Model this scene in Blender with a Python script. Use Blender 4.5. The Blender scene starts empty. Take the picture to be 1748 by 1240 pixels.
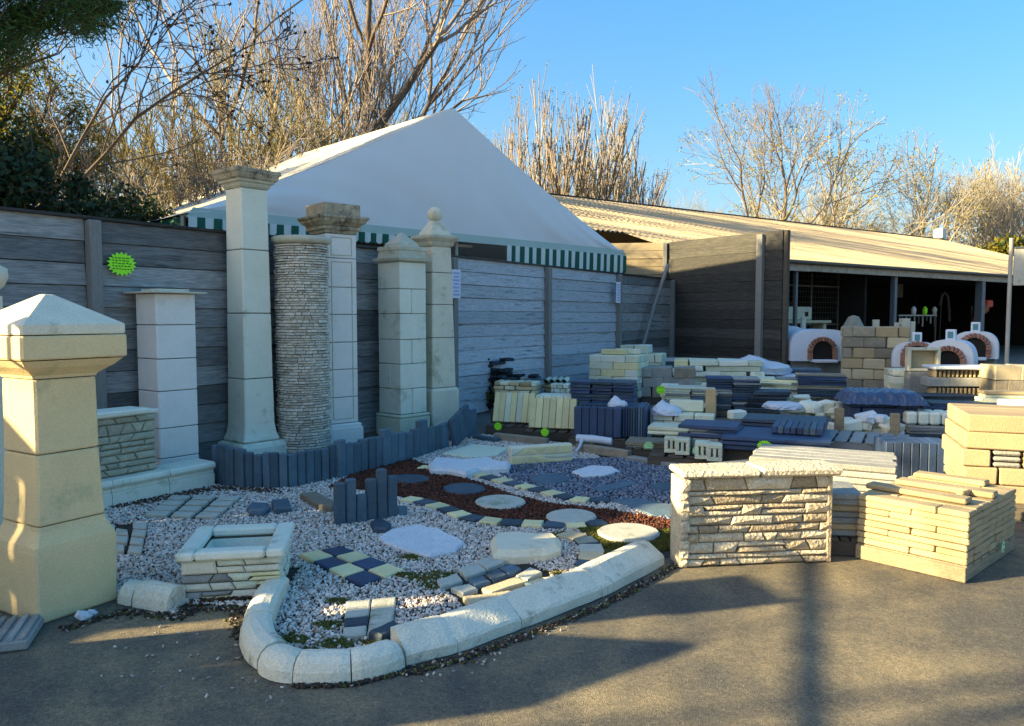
import bpy, bmesh, math, random
import numpy as np
from mathutils import Vector, Matrix, Euler
R = math.radians
rng = random.Random(7)
S = bpy.context.scene
COL = S.collection

# ------------------------------------------------------------------ camera
F, CX, CY, HOR, CAMH = 1300.0, 874.0, 620.0, 540.0, 1.6
PITCH = math.atan((CY - HOR) / F)
cam = bpy.data.cameras.new('camera')
cam.sensor_width = 36.0
cam.lens = F / 1748 * 36
cam.clip_start = 0.05
cam.clip_end = 2000
camo = bpy.data.objects.new('camera', cam)
COL.objects.link(camo)
camo.location = (0, 0, CAMH)
camo.rotation_euler = (math.pi / 2 - PITCH, 0, 0)
S.camera = camo

# ------------------------------------------------------------------ sky and sun
SUN_AZ, SUN_EL = 15.0, 19.0          # light travels towards (cos az, sin az)
world = bpy.data.worlds.new('World')
S.world = world
world.use_nodes = True
wn = world.node_tree.nodes
sky = wn.new('ShaderNodeTexSky')
sky.sky_type = 'NISHITA'
sky.sun_disc = False
sky.sun_elevation = R(SUN_EL)
to_sun = Vector((-math.cos(R(SUN_AZ)), -math.sin(R(SUN_AZ)), 0))
sky.sun_rotation = math.atan2(to_sun.x, to_sun.y)
sky.air_density = 1.0
sky.dust_density = 4.0
sky.ozone_density = 3.2
bg = wn['Background']
bg.inputs['Strength'].default_value = 0.142
hs = wn.new('ShaderNodeHueSaturation'); hs.inputs['Saturation'].default_value = 1.75
gm = wn.new('ShaderNodeGamma'); gm.inputs['Gamma'].default_value = 0.6
world.node_tree.links.new(sky.outputs[0], gm.inputs['Color'])
world.node_tree.links.new(gm.outputs[0], hs.inputs['Color'])
world.node_tree.links.new(hs.outputs[0], bg.inputs['Color'])
sl = bpy.data.lights.new('sun', 'SUN')
sl.energy = 5.0
sl.angle = R(0.55)
sl.color = (1.0, 0.78, 0.42)
so = bpy.data.objects.new('sun', sl)
COL.objects.link(so)
so.location = (-20, -6, 12)
ldir = Vector((math.cos(R(SUN_AZ)) * math.cos(R(SUN_EL)), math.sin(R(SUN_AZ)) * math.cos(R(SUN_EL)), -math.sin(R(SUN_EL))))
so.rotation_euler = ldir.to_track_quat('-Z', 'Y').to_euler()
S.view_settings.view_transform = 'Standard'
S.view_settings.look = 'None'
S.view_settings.gamma = 1
S.view_settings.use_curve_mapping = False
S.view_settings.exposure = 2.0
S.render.engine = 'CYCLES'
try:
    S.cycles.max_bounces = 6
    S.cycles.transparent_max_bounces = 8
except Exception:
    pass

# ------------------------------------------------------------------ picture -> place
def G(u, v, z=0.0):
    d = Vector((u - CX, F * math.cos(PITCH) - (v - CY) * math.sin(PITCH), -F * math.sin(PITCH) - (v - CY) * math.cos(PITCH)))
    t = (z - CAMH) / d.z
    return Vector((d.x * t, d.y * t, z))
def D(u, v, y):
    d = Vector((u - CX, F * math.cos(PITCH) - (v - CY) * math.sin(PITCH), -F * math.sin(PITCH) - (v - CY) * math.cos(PITCH)))
    t = y / d.y
    return Vector((d.x * t, y, CAMH + d.z * t))

# ------------------------------------------------------------------ materials
def mat(name, col, col2=None, scale=6.0, amt=0.5, rough=0.85, bump=0.3, bscale=60.0, tone=0.0, speck=0.0,
        stain=None, stain_scale=3.0, stain_lo=0.55, wood=None, spec=0.3, trans=0.0, metal=0.0, shape=(1, 1, 1), bdist=0.01, alpha=1.0):
    m = bpy.data.materials.new(name)
    m.use_nodes = True
    nt = m.node_tree; N = nt.nodes; L = nt.links
    b = N['Principled BSDF']
    b.inputs['Roughness'].default_value = rough
    b.inputs['Specular IOR Level'].default_value = spec
    b.inputs['Metallic'].default_value = metal
    if wood:
        tc = N.new('ShaderNodeTexCoord'); src = tc.outputs['Object']
        oi0 = N.new('ShaderNodeObjectInfo')
        add = N.new('ShaderNodeVectorMath'); add.operation = 'ADD'
        mulr = N.new('ShaderNodeVectorMath'); mulr.operation = 'SCALE'
        cmb = N.new('ShaderNodeCombineXYZ')
        for k in range(3): L.new(oi0.outputs['Random'], cmb.inputs[k])
        L.new(cmb.outputs[0], mulr.inputs[0]); mulr.inputs['Scale'].default_value = 37.0
        L.new(src, add.inputs[0]); L.new(mulr.outputs[0], add.inputs[1])
        mp = N.new('ShaderNodeMapping'); mp.inputs['Scale'].default_value = wood
        L.new(add.outputs[0], mp.inputs['Vector']); vec = mp.outputs[0]
    else:
        ge = N.new('ShaderNodeNewGeometry')
        mp = N.new('ShaderNodeMapping'); mp.inputs['Scale'].default_value = shape
        L.new(ge.outputs['Position'], mp.inputs['Vector']); vec = mp.outputs[0]
    n1 = N.new('ShaderNodeTexNoise'); n1.inputs['Scale'].default_value = scale; n1.inputs['Detail'].default_value = 6; n1.inputs['Roughness'].default_value = 0.65
    L.new(vec, n1.inputs['Vector'])
    mx = N.new('ShaderNodeMix'); mx.data_type = 'RGBA'
    c2 = col2 or tuple(c * 0.6 for c in col)
    mx.inputs[6].default_value = (*col, 1); mx.inputs[7].default_value = (*c2, 1)
    mr = N.new('ShaderNodeMapRange'); mr.inputs[1].default_value = 0.5 - 0.22 ; mr.inputs[2].default_value = 0.5 + 0.22
    mr.inputs[3].default_value = 0; mr.inputs[4].default_value = amt * 2 if amt < .5 else 1.0
    L.new(n1.outputs['Fac'], mr.inputs[0]); L.new(mr.outputs[0], mx.inputs[0])
    out = mx.outputs[2]
    if stain:
        n3 = N.new('ShaderNodeTexNoise'); n3.inputs['Scale'].default_value = stain_scale; n3.inputs['Detail'].default_value = 8; n3.inputs['Roughness'].default_value = .7
        L.new(vec, n3.inputs['Vector'])
        r3 = N.new('ShaderNodeMapRange'); r3.inputs[1].default_value = stain_lo; r3.inputs[2].default_value = stain_lo + .12
        r3.inputs[4].default_value = 0.85
        L.new(n3.outputs['Fac'], r3.inputs[0])
        m3 = N.new('ShaderNodeMix'); m3.data_type = 'RGBA'; m3.inputs[7].default_value = (*stain, 1)
        L.new(r3.outputs[0], m3.inputs[0]); L.new(out, m3.inputs[6]); out = m3.outputs[2]
    if speck:
        n4 = N.new('ShaderNodeTexNoise'); n4.inputs['Scale'].default_value = bscale * 1.7; n4.inputs['Detail'].default_value = 2
        L.new(vec, n4.inputs['Vector'])
        r4 = N.new('ShaderNodeMapRange'); r4.inputs[1].default_value = .35; r4.inputs[2].default_value = .65; r4.inputs[3].default_value = 1 - speck; r4.inputs[4].default_value = 1 + speck
        L.new(n4.outputs['Fac'], r4.inputs[0])
        s4 = N.new('ShaderNodeVectorMath'); s4.operation = 'SCALE'; L.new(out, s4.inputs[0]); L.new(r4.outputs[0], s4.inputs['Scale']); out = s4.outputs[0]
    if tone:
        oi = N.new('ShaderNodeObjectInfo')
        r5 = N.new('ShaderNodeMapRange'); r5.inputs[3].default_value = 1 - tone; r5.inputs[4].default_value = 1 + tone * .7
        L.new(oi.outputs['Random'], r5.inputs[0])
        s5 = N.new('ShaderNodeVectorMath'); s5.operation = 'SCALE'; L.new(out, s5.inputs[0]); L.new(r5.outputs[0], s5.inputs['Scale']); out = s5.outputs[0]
    L.new(out, b.inputs['Base Color'])
    if bump:
        n2 = N.new('ShaderNodeTexNoise'); n2.inputs['Scale'].default_value = bscale; n2.inputs['Detail'].default_value = 4
        L.new(vec, n2.inputs['Vector'])
        bp = N.new('ShaderNodeBump'); bp.inputs['Strength'].default_value = bump; bp.inputs['Distance'].default_value = bdist
        L.new(n2.outputs['Fac'], bp.inputs['Height']); L.new(bp.outputs[0], b.inputs['Normal'])
    if trans:
        t = N.new('ShaderNodeBsdfTranslucent'); L.new(out, t.inputs['Color'])
        ms = N.new('ShaderNodeMixShader'); ms.inputs[0].default_value = trans
        L.new(b.outputs[0], ms.inputs[1]); L.new(t.outputs[0], ms.inputs[2]); L.new(ms.outputs[0], N['Material Output'].inputs[0])
    if alpha < 1: b.inputs['Alpha'].default_value = alpha
    return m

M = {}
M['cream'] = mat('cream_cast_stone', (.72, .68, .52), (.60, .57, .45), 5, .5, bump=.35, bscale=90, speck=.10, stain=(.34, .34, .22), stain_scale=2.6, stain_lo=.57)
M['white'] = mat('white_cast_stone', (.80, .77, .71), (.70, .69, .63), 4, .5, bump=.35, bscale=90, speck=.08, stain=(.50, .53, .45), stain_scale=2.2, stain_lo=.60)
M['pale'] = mat('pale_green_stone', (.76, .76, .64), (.66, .68, .55), 3.5, .5, bump=.25, bscale=70, speck=.07, stain=(.38, .42, .29), stain_scale=2.8, stain_lo=.56)
M['kerbst'] = mat('dirty_kerb_concrete', (.70, .68, .55), (.56, .55, .44), 5, .5, bump=.5, bscale=70, speck=.12, stain=(.20, .20, .15), stain_scale=4.5, stain_lo=.565)
M['ochre'] = mat('ochre_cast_stone', (.74, .58, .31), (.64, .51, .29), 5, .5, bump=.4, bscale=110, speck=.10, stain=(.34, .36, .20), stain_scale=1.8, stain_lo=.58)
M['cap'] = mat('weathered_cap_stone', (.52, .46, .33), (.24, .21, .14), 9, .7, bump=.7, bscale=40, speck=.12, stain=(.06, .055, .045), stain_scale=6, stain_lo=.52)
M['capl'] = mat('lightly_weathered_cap_stone', (.58, .56, .44), (.42, .41, .31), 8, .6, bump=.4, bscale=60, speck=.1, stain=(.14, .13, .10), stain_scale=5, stain_lo=.59)
M['joint'] = mat('dark_joint', (.10, .11, .085), (.05, .055, .04), 8, .5, bump=.3)
M['slat'] = mat('blue_slate_concrete', (.105, .165, .205), (.070, .110, .145), 5, .6, bump=.5, bscale=50, tone=.30, speck=.10, stain=(.13, .14, .14), stain_scale=5, stain_lo=.60)
M['slate'] = mat('dark_blue_slate', (.040, .075, .105), (.022, .040, .062), 7, .6, rough=.6, bump=.5, bscale=40, tone=.35, spec=.5)
M['navy'] = mat('navy_coloured_slab', (.028, .058, .130), (.020, .038, .085), 6, .6, rough=.55, bump=.3, bscale=40, tone=.3, spec=.5)
M['black'] = mat('black_brown_slate', (.030, .032, .040), (.012, .013, .017), 9, .6, bump=.8, bscale=30, tone=.5)
M['sand'] = mat('sand_block', (.54, .46, .29), (.44, .37, .24), 6, .5, bump=.5, bscale=70, tone=.14, speck=.10)
M['yellow'] = mat('yellow_slab', (.74, .66, .36), (.62, .56, .31), 8, .5, bump=.4, bscale=60, tone=.15, speck=.08)
M['warm'] = mat('warm_block', (.42, .335, .19), (.33, .26, .15), 7, .5, bump=.4, bscale=80, tone=.12, speck=.08)
M['green'] = mat('greenish_block', (.68, .69, .53), (.55, .58, .43), 7, .5, bump=.5, bscale=60, tone=.16, speck=.1)
M['tan'] = mat('tan_block', (.40, .31, .18), (.33, .255, .15), 4, .5, bump=.35, bscale=70, tone=.12, speck=.07)
M['brown'] = mat('brown_rough_stone', (.30, .26, .19), (.19, .17, .13), 9, .6, bump=.8, bscale=40, tone=.25, speck=.1)
M['greyst'] = mat('grey_weathered_slab', (.33, .33, .30), (.22, .23, .22), 7, .6, bump=.6, bscale=50, tone=.2, speck=.1)
M['ledge'] = mat('split_face_stone', (.48, .39, .26), (.34, .28, .19), 14, .6, bump=1.0, bscale=45, tone=.30, speck=.15, bdist=.02)
M['ledgelt'] = mat('pale_split_face_stone', (.60, .53, .38), (.44, .38, .28), 14, .6, bump=1.0, bscale=45, tone=.28, speck=.15, bdist=.02)
M['rubble'] = mat('buff_rubble_stone', (.44, .43, .31), (.33, .33, .25), 12, .6, bump=.8, bscale=45, tone=.16, speck=.12)
M['thin'] = mat('thin_ledge_stone', (.66, .62, .52), (.46, .43, .35), 22, .6, bump=1.0, bscale=60, tone=.28, speck=.14)
M['quartz'] = mat('white_paving_stone', (.66, .68, .70), (.54, .57, .60), 14, .5, bump=.8, bscale=45, speck=.1)
M['disc'] = mat('grey_stone_disc', (.50, .50, .42), (.40, .41, .35), 9, .5, bump=.4, bscale=90, speck=.12, stain=(.25, .27, .18), stain_scale=5)
M['plank'] = mat('weathered_timber', (.28, .29, .285), (.16, .17, .17), 3, .6, wood=(.8, 5, 9), bump=.5, bscale=6, tone=.50, stain=(.030, .031, .030), stain_scale=1.1, stain_lo=.57, speck=.22)
M['plankl'] = mat('silvered_timber', (.52, .55, .58), (.34, .37, .41), 3, .75, wood=(1.2, 8, 16), bump=.8, bscale=6, tone=.22, stain=(.06, .06, .06), stain_scale=1.3, stain_lo=.57, speck=.2)
M['plankd'] = mat('dark_timber', (.085, .082, .070), (.030, .031, .032), 3, .75, wood=(1.2, 8, 16), bump=.8, bscale=6, tone=.4, stain=(.12, .11, .10), stain_scale=2.0, stain_lo=.63, speck=.2)
M['post'] = mat('grey_post', (.26, .26, .24), (.15, .155, .15), 8, .5, wood=(12, 12, 2), bump=.5, bscale=10)
M['pallet'] = mat('pallet_wood', (.33, .27, .17), (.20, .165, .11), 3, .6, wood=(2, 10, 14), bump=.6, bscale=8, tone=.25)
M['sand_wood'] = mat('tan_timber', (.40, .33, .20), (.28, .22, .14), 3, .6, wood=(2, 10, 14), bump=.6, bscale=8, tone=.2)
M['palletd'] = mat('old_pallet_wood', (.12, .10, .075), (.06, .052, .042), 3, .6, wood=(2, 10, 14), bump=.6, bscale=8, tone=.3)
M['palletg'] = mat('grey_pallet_wood', (.30, .31, .30), (.19, .20, .20), 3, .6, wood=(2, 10, 14), bump=.6, bscale=8, tone=.2)
M['plastic'] = mat('white_plastic_sheet', (.72, .76, .82), (.62, .66, .74), 4, .4, rough=.35, bump=.5, bscale=9, spec=.5, trans=.2, bdist=.05)
M['bluewrap'] = mat('blue_plastic_wrap', (.055, .085, .17), (.03, .05, .11), 4, .5, rough=.3, bump=.8, bscale=12, spec=.6, bdist=.05)
M['tent'] = mat('white_tent_canvas', (.84, .86, .88), (.79, .82, .85), 1.2, .5, rough=.6, bump=.12, bscale=5, trans=.16, shape=(1, 1, .25))
M['tentroof'] = mat('cream_tent_canvas', (.74, .70, .58), (.62, .58, .46), 1.5, .5, rough=.6, bump=.3, bscale=5, trans=.1)
M['hem'] = mat('green_white_hem', (.52, .66, .62), (.45, .60, .55), 2, .4, rough=.6, bump=.1, trans=.2)
M['stripeg'] = mat('green_awning_canvas', (.010, .115, .075), (.008, .085, .058), 5, .4, rough=.7, bump=.1)
M['stripew'] = mat('white_awning_canvas', (.66, .72, .70), (.58, .64, .62), 5, .4, rough=.7, bump=.1)
M['roof'] = mat('fibre_cement_roof', (.45, .37, .245), (.36, .29, .18), 1.1, .6, rough=.9, bump=.3, bscale=20, tone=.08, stain=(.34, .30, .20), stain_scale=1.4, stain_lo=.57)
M['rust'] = mat('brown_ridge_cap', (.055, .04, .035), (.03, .022, .02), 4, .5)
M['steel'] = mat('blue_grey_steel', (.10, .13, .15), (.07, .085, .10), 5, .5, rough=.5, bump=.1, spec=.5)
M['steell'] = mat('pale_grey_steel', (.40, .38, .33), (.30, .28, .24), 5, .5, rough=.5, bump=.1, spec=.5)
M['fascia'] = mat('peeling_white_fascia', (.52, .47, .38), (.30, .26, .20), 7, .6, bump=.5, bscale=20, stain=(.10, .09, .08), stain_scale=5, stain_lo=.58)
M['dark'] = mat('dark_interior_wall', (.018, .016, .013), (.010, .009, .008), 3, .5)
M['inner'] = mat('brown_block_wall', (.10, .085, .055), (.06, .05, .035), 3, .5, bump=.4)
M['oven'] = mat('white_rendered_oven', (.66, .69, .75), (.58, .62, .68), 4, .5, rough=.8, bump=.15, bscale=30)
M['brick'] = mat('red_brick', (.36, .17, .11), (.25, .12, .08), 9, .5, bump=.5, tone=.25)
M['ground'] = mat('yard_ground', (.16, .15, .13), (.10, .095, .08), 1.2, .5, bump=.4, bscale=30)
M['bouncegravel'] = mat('pale_bounce_gravel', (.46, .43, .37), (.38, .35, .30), 3, .5, bump=.6, bscale=60, speck=.2)
M['field'] = mat('grass_field', (.07, .09, .03), (.11, .10, .05), .3, .5, bump=.3, bscale=4)
M['soil'] = mat('dark_soil', (.060, .048, .036), (.03, .025, .02), 9, .6, bump=1, bscale=40, bdist=.03)
M['mulchbed'] = mat('mulch_soil', (.060, .026, .016), (.025, .014, .010), 14, .6, bump=1, bscale=50, bdist=.03)
for k, c in enumerate([(.74, .68, .61), (.60, .53, .46), (.82, .77, .71), (.38, .32, .27)]):
    M['peb%d' % k] = mat('pebble', c, tuple(x * .85 for x in c), 40, .5, bump=0)
for k, c in enumerate([(.16, .21, .29), (.23, .28, .36), (.11, .14, .20), (.32, .34, .37)]):
    M['chip%d' % k] = mat('blue_chipping', c, tuple(x * .85 for x in c), 40, .5, bump=0)
for k, c in enumerate([(.12, .038, .020), (.080, .026, .014), (.17, .058, .028), (.045, .020, .013)]):
    M['bark%d' % k] = mat('bark_chip', c, tuple(x * .8 for x in c), 40, .5, bump=0)
M['leafd'] = mat('dark_evergreen_leaf', (.035, .065, .022), (.018, .034, .013), 3, .5, rough=.6, bump=0, trans=.12, spec=.3)
M['leafp'] = mat('pine_needle', (.06, .14, .04), (.03, .075, .025), 3, .5, rough=.6, bump=0, trans=.15, spec=.3)
M['leafy'] = mat('yellow_green_leaf', (.34, .28, .04), (.20, .20, .03), 3, .5, rough=.6, bump=0, trans=.55, spec=.2)
M['leafo'] = mat('olive_bud', (.30, .28, .07), (.20, .18, .05), 3, .5, rough=.7, bump=0, trans=.3, spec=.1)
M['leafb'] = mat('dead_leaf', (.16, .085, .045), (.09, .05, .03), 30, .5, bump=0)
M['grass'] = mat('grass_blade', (.085, .12, .025), (.16, .14, .04), 6, .5, rough=.7, bump=0, trans=.25, spec=.1)
M['moss'] = mat('moss_clump', (.07, .095, .018), (.13, .12, .03), 12, .5, rough=.9, bump=0)
M['barkt'] = mat('tree_bark', (.15, .115, .085), (.08, .06, .045), 4, .5, bump=.8, bscale=20)
M['twig'] = mat('twig_bark', (.29, .245, .21), (.20, .17, .145), 2, .5, rough=.8, bump=0)
M['twigl'] = mat('pale_twig_bark', (.36, .32, .24), (.27, .235, .18), 2, .5, rough=.8, bump=0)
M['twigo'] = mat('olive_twig_bark', (.24, .20, .09), (.16, .135, .07), 2, .5, rough=.8, bump=0)
M['tag'] = mat('fluorescent_green_card', (.36, .95, .03), (.33, .88, .03), 4, .4, rough=.6, bump=0)
M['tagp'] = mat('pale_green_card', (.42, .80, .42), (.38, .72, .38), 4, .4, rough=.6, bump=0)
M['ink'] = mat('dark_green_ink', (.06, .24, .02), (.05, .20, .02), 4, .4, bump=0)
M['paper'] = mat('white_paper', (.72, .72, .82), (.68, .68, .78), 6, .4, bump=0)
M['inkb'] = mat('pale_blue_ink', (.36, .42, .68), (.34, .40, .62), 6, .4, bump=0)
M['sign'] = mat('mottled_sign_panel', (.50, .49, .42), (.38, .38, .33), 9, .5, bump=.2, stain=(.2, .2, .18), stain_scale=9, stain_lo=.6)
M['teal'] = mat('teal_print', (.09, .25, .27), (.08, .22, .24), 5, .4, bump=0)
M['red'] = mat('red_paint', (.62, .05, .02), (.5, .04, .02), 5, .4, rough=.5, bump=0)
M['orange'] = mat('orange_paint', (.34, .10, .03), (.22, .07, .02), 5, .4, rough=.5, bump=0)
M['cloth'] = mat('brown_cloth', (.07, .04, .035), (.04, .025, .02), 5, .4, bump=.2)
M['wire'] = mat('rusty_wire', (.11, .095, .065), (.07, .06, .045), 5, .4, rough=.6, bump=0)
M['gloss'] = mat('glossy_white_object', (.7, .7, .66), (.6, .6, .56), 5, .4, bump=0)

def asphalt():
    m = bpy.data.materials.new('asphalt'); m.use_nodes = True
    nt = m.node_tree; N = nt.nodes; L = nt.links; b = N['Principled BSDF']
    b.inputs['Roughness'].default_value = .88; b.inputs['Specular IOR Level'].default_value = .25
    ge = N.new('ShaderNodeNewGeometry')
    def noise(sc, det=4, rg=.6):
        n = N.new('ShaderNodeTexNoise'); n.inputs['Scale'].default_value = sc; n.inputs['Detail'].default_value = det; n.inputs['Roughness'].default_value = rg
        L.new(ge.outputs['Position'], n.inputs['Vector']); return n.outputs['Fac']
    def ramp(s, a, b_, lo, hi):
        r = N.new('ShaderNodeMapRange'); r.inputs[1].default_value = a; r.inputs[2].default_value = b_; r.inputs[3].default_value = lo; r.inputs[4].default_value = hi
        L.new(s, r.inputs[0]); return r.outputs[0]
    base = N.new('ShaderNodeMix'); base.data_type = 'RGBA'
    base.inputs[6].default_value = (.088, .088, .082, 1); base.inputs[7].default_value = (.265, .222, .140, 1)
    ad = N.new('ShaderNodeMath'); ad.operation = 'MULTIPLY'; L.new(ramp(noise(.9, 5, .7), .38, .62, .1, 1), ad.inputs[0]); L.new(ramp(noise(3.7, 6, .75), .35, .6, .35, 1), ad.inputs[1])
    L.new(ad.outputs[0], base.inputs[0])
    vo = N.new('ShaderNodeTexVoronoi'); vo.inputs['Scale'].default_value = 230
    L.new(ge.outputs['Position'], vo.inputs['Vector'])
    sc = N.new('ShaderNodeSeparateColor'); L.new(vo.outputs['Color'], sc.inputs[0])
    f1 = ramp(sc.outputs[0], 0, 1, .62, 1.38)
    f2 = ramp(noise(45, 3), .3, .7, .8, 1.2)
    mm = N.new('ShaderNodeMath'); mm.operation = 'MULTIPLY'; L.new(f1, mm.inputs[0]); L.new(f2, mm.inputs[1])
    s = N.new('ShaderNodeVectorMath'); s.operation = 'SCALE'; L.new(base.outputs[2], s.inputs[0]); L.new(mm.outputs[0], s.inputs['Scale'])
    # sparse pale chips
    v2 = N.new('ShaderNodeTexVoronoi'); v2.inputs['Scale'].default_value = 55; L.new(ge.outputs['Position'], v2.inputs['Vector'])
    sc2 = N.new('ShaderNodeSeparateColor'); L.new(v2.outputs['Color'], sc2.inputs[0])
    a1 = ramp(v2.outputs['Distance'], .14, .22, 1, 0); a2 = ramp(sc2.outputs[1], .93, .95, 0, 1)
    am = N.new('ShaderNodeMath'); am.operation = 'MULTIPLY'; L.new(a1, am.inputs[0]); L.new(a2, am.inputs[1])
    mc = N.new('ShaderNodeMix'); mc.data_type = 'RGBA'; mc.inputs[7].default_value = (.34, .32, .28, 1)
    L.new(am.outputs[0], mc.inputs[0]); L.new(s.outputs[0], mc.inputs[6])
    L.new(mc.outputs[2], b.inputs['Base Color'])
    bp = N.new('ShaderNodeBump'); bp.inputs['Strength'].default_value = .9; bp.inputs['Distance'].default_value = .006
    L.new(vo.outputs['Distance'], bp.inputs['Height']); L.new(bp.outputs[0], b.inputs['Normal'])
    return m
M['asphalt'] = asphalt()

# ------------------------------------------------------------------ object helpers
def me_from(verts, faces, name='mesh', mats=None, idx=None, smooth=False):
    me = bpy.data.meshes.new(name)
    me.from_pydata([tuple(v) for v in verts], [], faces)
    for m in (mats or []): me.materials.append(m)
    if idx is not None: me.polygons.foreach_set('material_index', idx)
    if smooth: me.polygons.foreach_set('use_smooth', [True] * len(me.polygons))
    me.update()
    return me
def link(name, me, parent=None, loc=(0, 0, 0), rot=(0, 0, 0), m=None, scale=None):
    o = bpy.data.objects.new(name, me); COL.objects.link(o)
    o.location = loc; o.rotation_euler = rot
    if scale: o.scale = scale
    if parent is not None: o.parent = parent
    if m is not None:
        if me.materials: 
            if me.materials[0] != m:
                o.material_slots[0].link = 'OBJECT'; o.material_slots[0].material = m
        else:
            me.materials.append(m)
    return o
def tag(o, label, cat=None, group=None, kind=None):
    if label: o['label'] = label
    if cat: o['category'] = cat
    if group: o['group'] = group
    if kind: o['kind'] = kind
    return o
def thing(name, label, cat, loc=(0, 0, 0), rz=0, group=None):
    o = bpy.data.objects.new(name, None); COL.objects.link(o)
    o.location = loc; o.rotation_euler = (0, 0, rz); o.empty_display_size = .2
    return tag(o, label, cat, group)

_cache = {}
def cbox(sx, sy, sz, ch=.008, jit=0.0, var=0):
    """chamfered box centred on its base, faces slightly uneven; shared between alike pieces"""
    key = (round(sx, 3), round(sy, 3), round(sz, 3), round(ch, 4), round(jit, 4), var)
    if key in _cache: return _cache[key]
    r = random.Random(hash(key) & 0xffff)
    ch = min(ch, sx * .3, sy * .3, sz * .3)
    hx, hy, hz = sx / 2, sy / 2, sz / 2
    bm = bmesh.new()
    vs = {}
    cj = {}
    for a in (-1, 1):
        for b in (-1, 1):
            for c in (-1, 1):
                cj[a, b, c] = Vector((r.uniform(-1, 1), r.uniform(-1, 1), r.uniform(-1, 1))) * jit
                for k in range(3):
                    p = Vector((a * (hx - ch), b * (hy - ch), c * (hz - ch)))
                    p[k] = (a * hx, b * hy, c * hz)[k]
                    vs[a, b, c, k] = bm.verts.new(p + cj[a, b, c] + Vector((0, 0, hz)))
    for s in (-1, 1):
        for k in range(3):
            i, j = [(1, 2), (2, 0), (0, 1)][k]
            q = []
            for (p1, p2) in ((-1, -1), (1, -1), (1, 1), (-1, 1)):
                key3 = [0, 0, 0]; key3[k] = s; key3[i] = p1; key3[j] = p2
                q.append(vs[key3[0], key3[1], key3[2], k])
            bm.faces.new(q)
    for k in range(3):                       # edge chamfers along axis k
        i, j = [(1, 2), (2, 0), (0, 1)][k]
        for a in (-1, 1):
            for b in (-1, 1):
                def kk(c, ax):
                    t = [0, 0, 0]; t[k] = c; t[i] = a; t[j] = b
                    return vs[t[0], t[1], t[2], ax]
                bm.faces.new([kk(-1, i), kk(1, i), kk(1, j), kk(-1, j)])
    for a in (-1, 1):
        for b in (-1, 1):
            for c in (-1, 1):
                bm.faces.new([vs[a, b, c, 0], vs[a, b, c, 1], vs[a, b, c, 2]])
    bmesh.ops.recalc_face_normals(bm, faces=bm.faces)
    me = bpy.data.meshes.new('block'); bm.to_mesh(me); bm.free()
    _cache[key] = me
    return me
def piece(name, size, m, parent, loc, rz=0, ch=.008, jit=0.0, var=0, rot=None):
    """chamfered box part; one mesh per size and material"""
    key = ('m', round(size[0], 3), round(size[1], 3), round(size[2], 3), round(ch, 4), round(jit, 4), var, m.name)
    if key not in _cache:
        me = cbox(*size, ch, jit, var).copy(); me.materials.clear(); me.materials.append(m); _cache[key] = me
    return link(name, _cache[key], parent, loc, rot or (0, 0, rz))

def sq_rings(rings, closed=True, rot=0):
    """rings: (z, half_x, half_y or None, ox, oy): four-sided turned profile with bevelled arrises"""
    V, Fc = [], []
    n = 8
    for (z, hx, *rest) in rings:
        hy = rest[0] if rest and rest[0] is not None else hx
        c = min(.012, hx * .25)
        pts = [(hx, -hy + c), (hx, hy - c), (hx - c, hy), (-hx + c, hy), (-hx, hy - c), (-hx, -hy + c), (-hx + c, -hy), (hx - c, -hy)]
        V += [(x, y, z) for x, y in pts]
    for i in range(len(rings) - 1):
        for k in range(n):
            a = i * n + k; b = i * n + (k + 1) % n
            Fc.append((a, b, b + n, a + n))
    Fc.append(tuple(reversed(range(n)))); Fc.append(tuple(range((len(rings) - 1) * n, len(rings) * n)))
    return V, Fc
def sq_part(name, rings, m, parent, loc=(0, 0, 0)):
    V, Fc = sq_rings(rings)
    return link(name, me_from(V, Fc, name, [m]), parent, loc)
def lathe(name, prof, m, parent, loc=(0, 0, 0), n=24, smooth=True):
    V, Fc = [], []
    for (z, r) in prof:
        for k in range(n):
            a = 2 * math.pi * k / n; V.append((r * math.cos(a), r * math.sin(a), z))
    for i in range(len(prof) - 1):
        for k in range(n):
            a = i * n + k; b = i * n + (k + 1) % n
            Fc.append((a, b, b + n, a + n))
    Fc.append(tuple(reversed(range(n)))); Fc.append(tuple(range((len(prof) - 1) * n, len(prof) * n)))
    return link(name, me_from(V, Fc, name, [m], smooth=smooth), parent, loc)

def tubes(lines, sides=None):
    """lines: list of (points Nx3, radii N, sides) -> verts, faces arrays"""
    V, Fa = [], []; base = 0
    for pts, rad, k in lines:
        pts = np.asarray(pts, float); n = len(pts)
        d = np.gradient(pts, axis=0); d /= np.linalg.norm(d, axis=1)[:, None] + 1e-9
        ref = np.array([.31, .17, .93]) if abs(d[0][2]) < .8 else np.array([.93, .31, .17])
        a = np.cross(d, ref); a /= np.linalg.norm(a, axis=1)[:, None] + 1e-9
        b = np.cross(d, a)
        ang = np.arange(k) * 2 * math.pi / k
        ring = pts[:, None, :] + np.asarray(rad)[:, None, None] * (np.cos(ang)[None, :, None] * a[:, None, :] + np.sin(ang)[None, :, None] * b[:, None, :])
        V.append(ring.reshape(-1, 3))
        i = np.arange(n - 1)[:, None] * k; j = np.arange(k)[None, :]; j2 = (j + 1) % k
        f = np.stack([i + j, i + j2, i + k + j2, i + k + j], -1).reshape(-1, 4) + base
        Fa.append(f); base += n * k
    return np.concatenate(V), np.concatenate(Fa)
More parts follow.
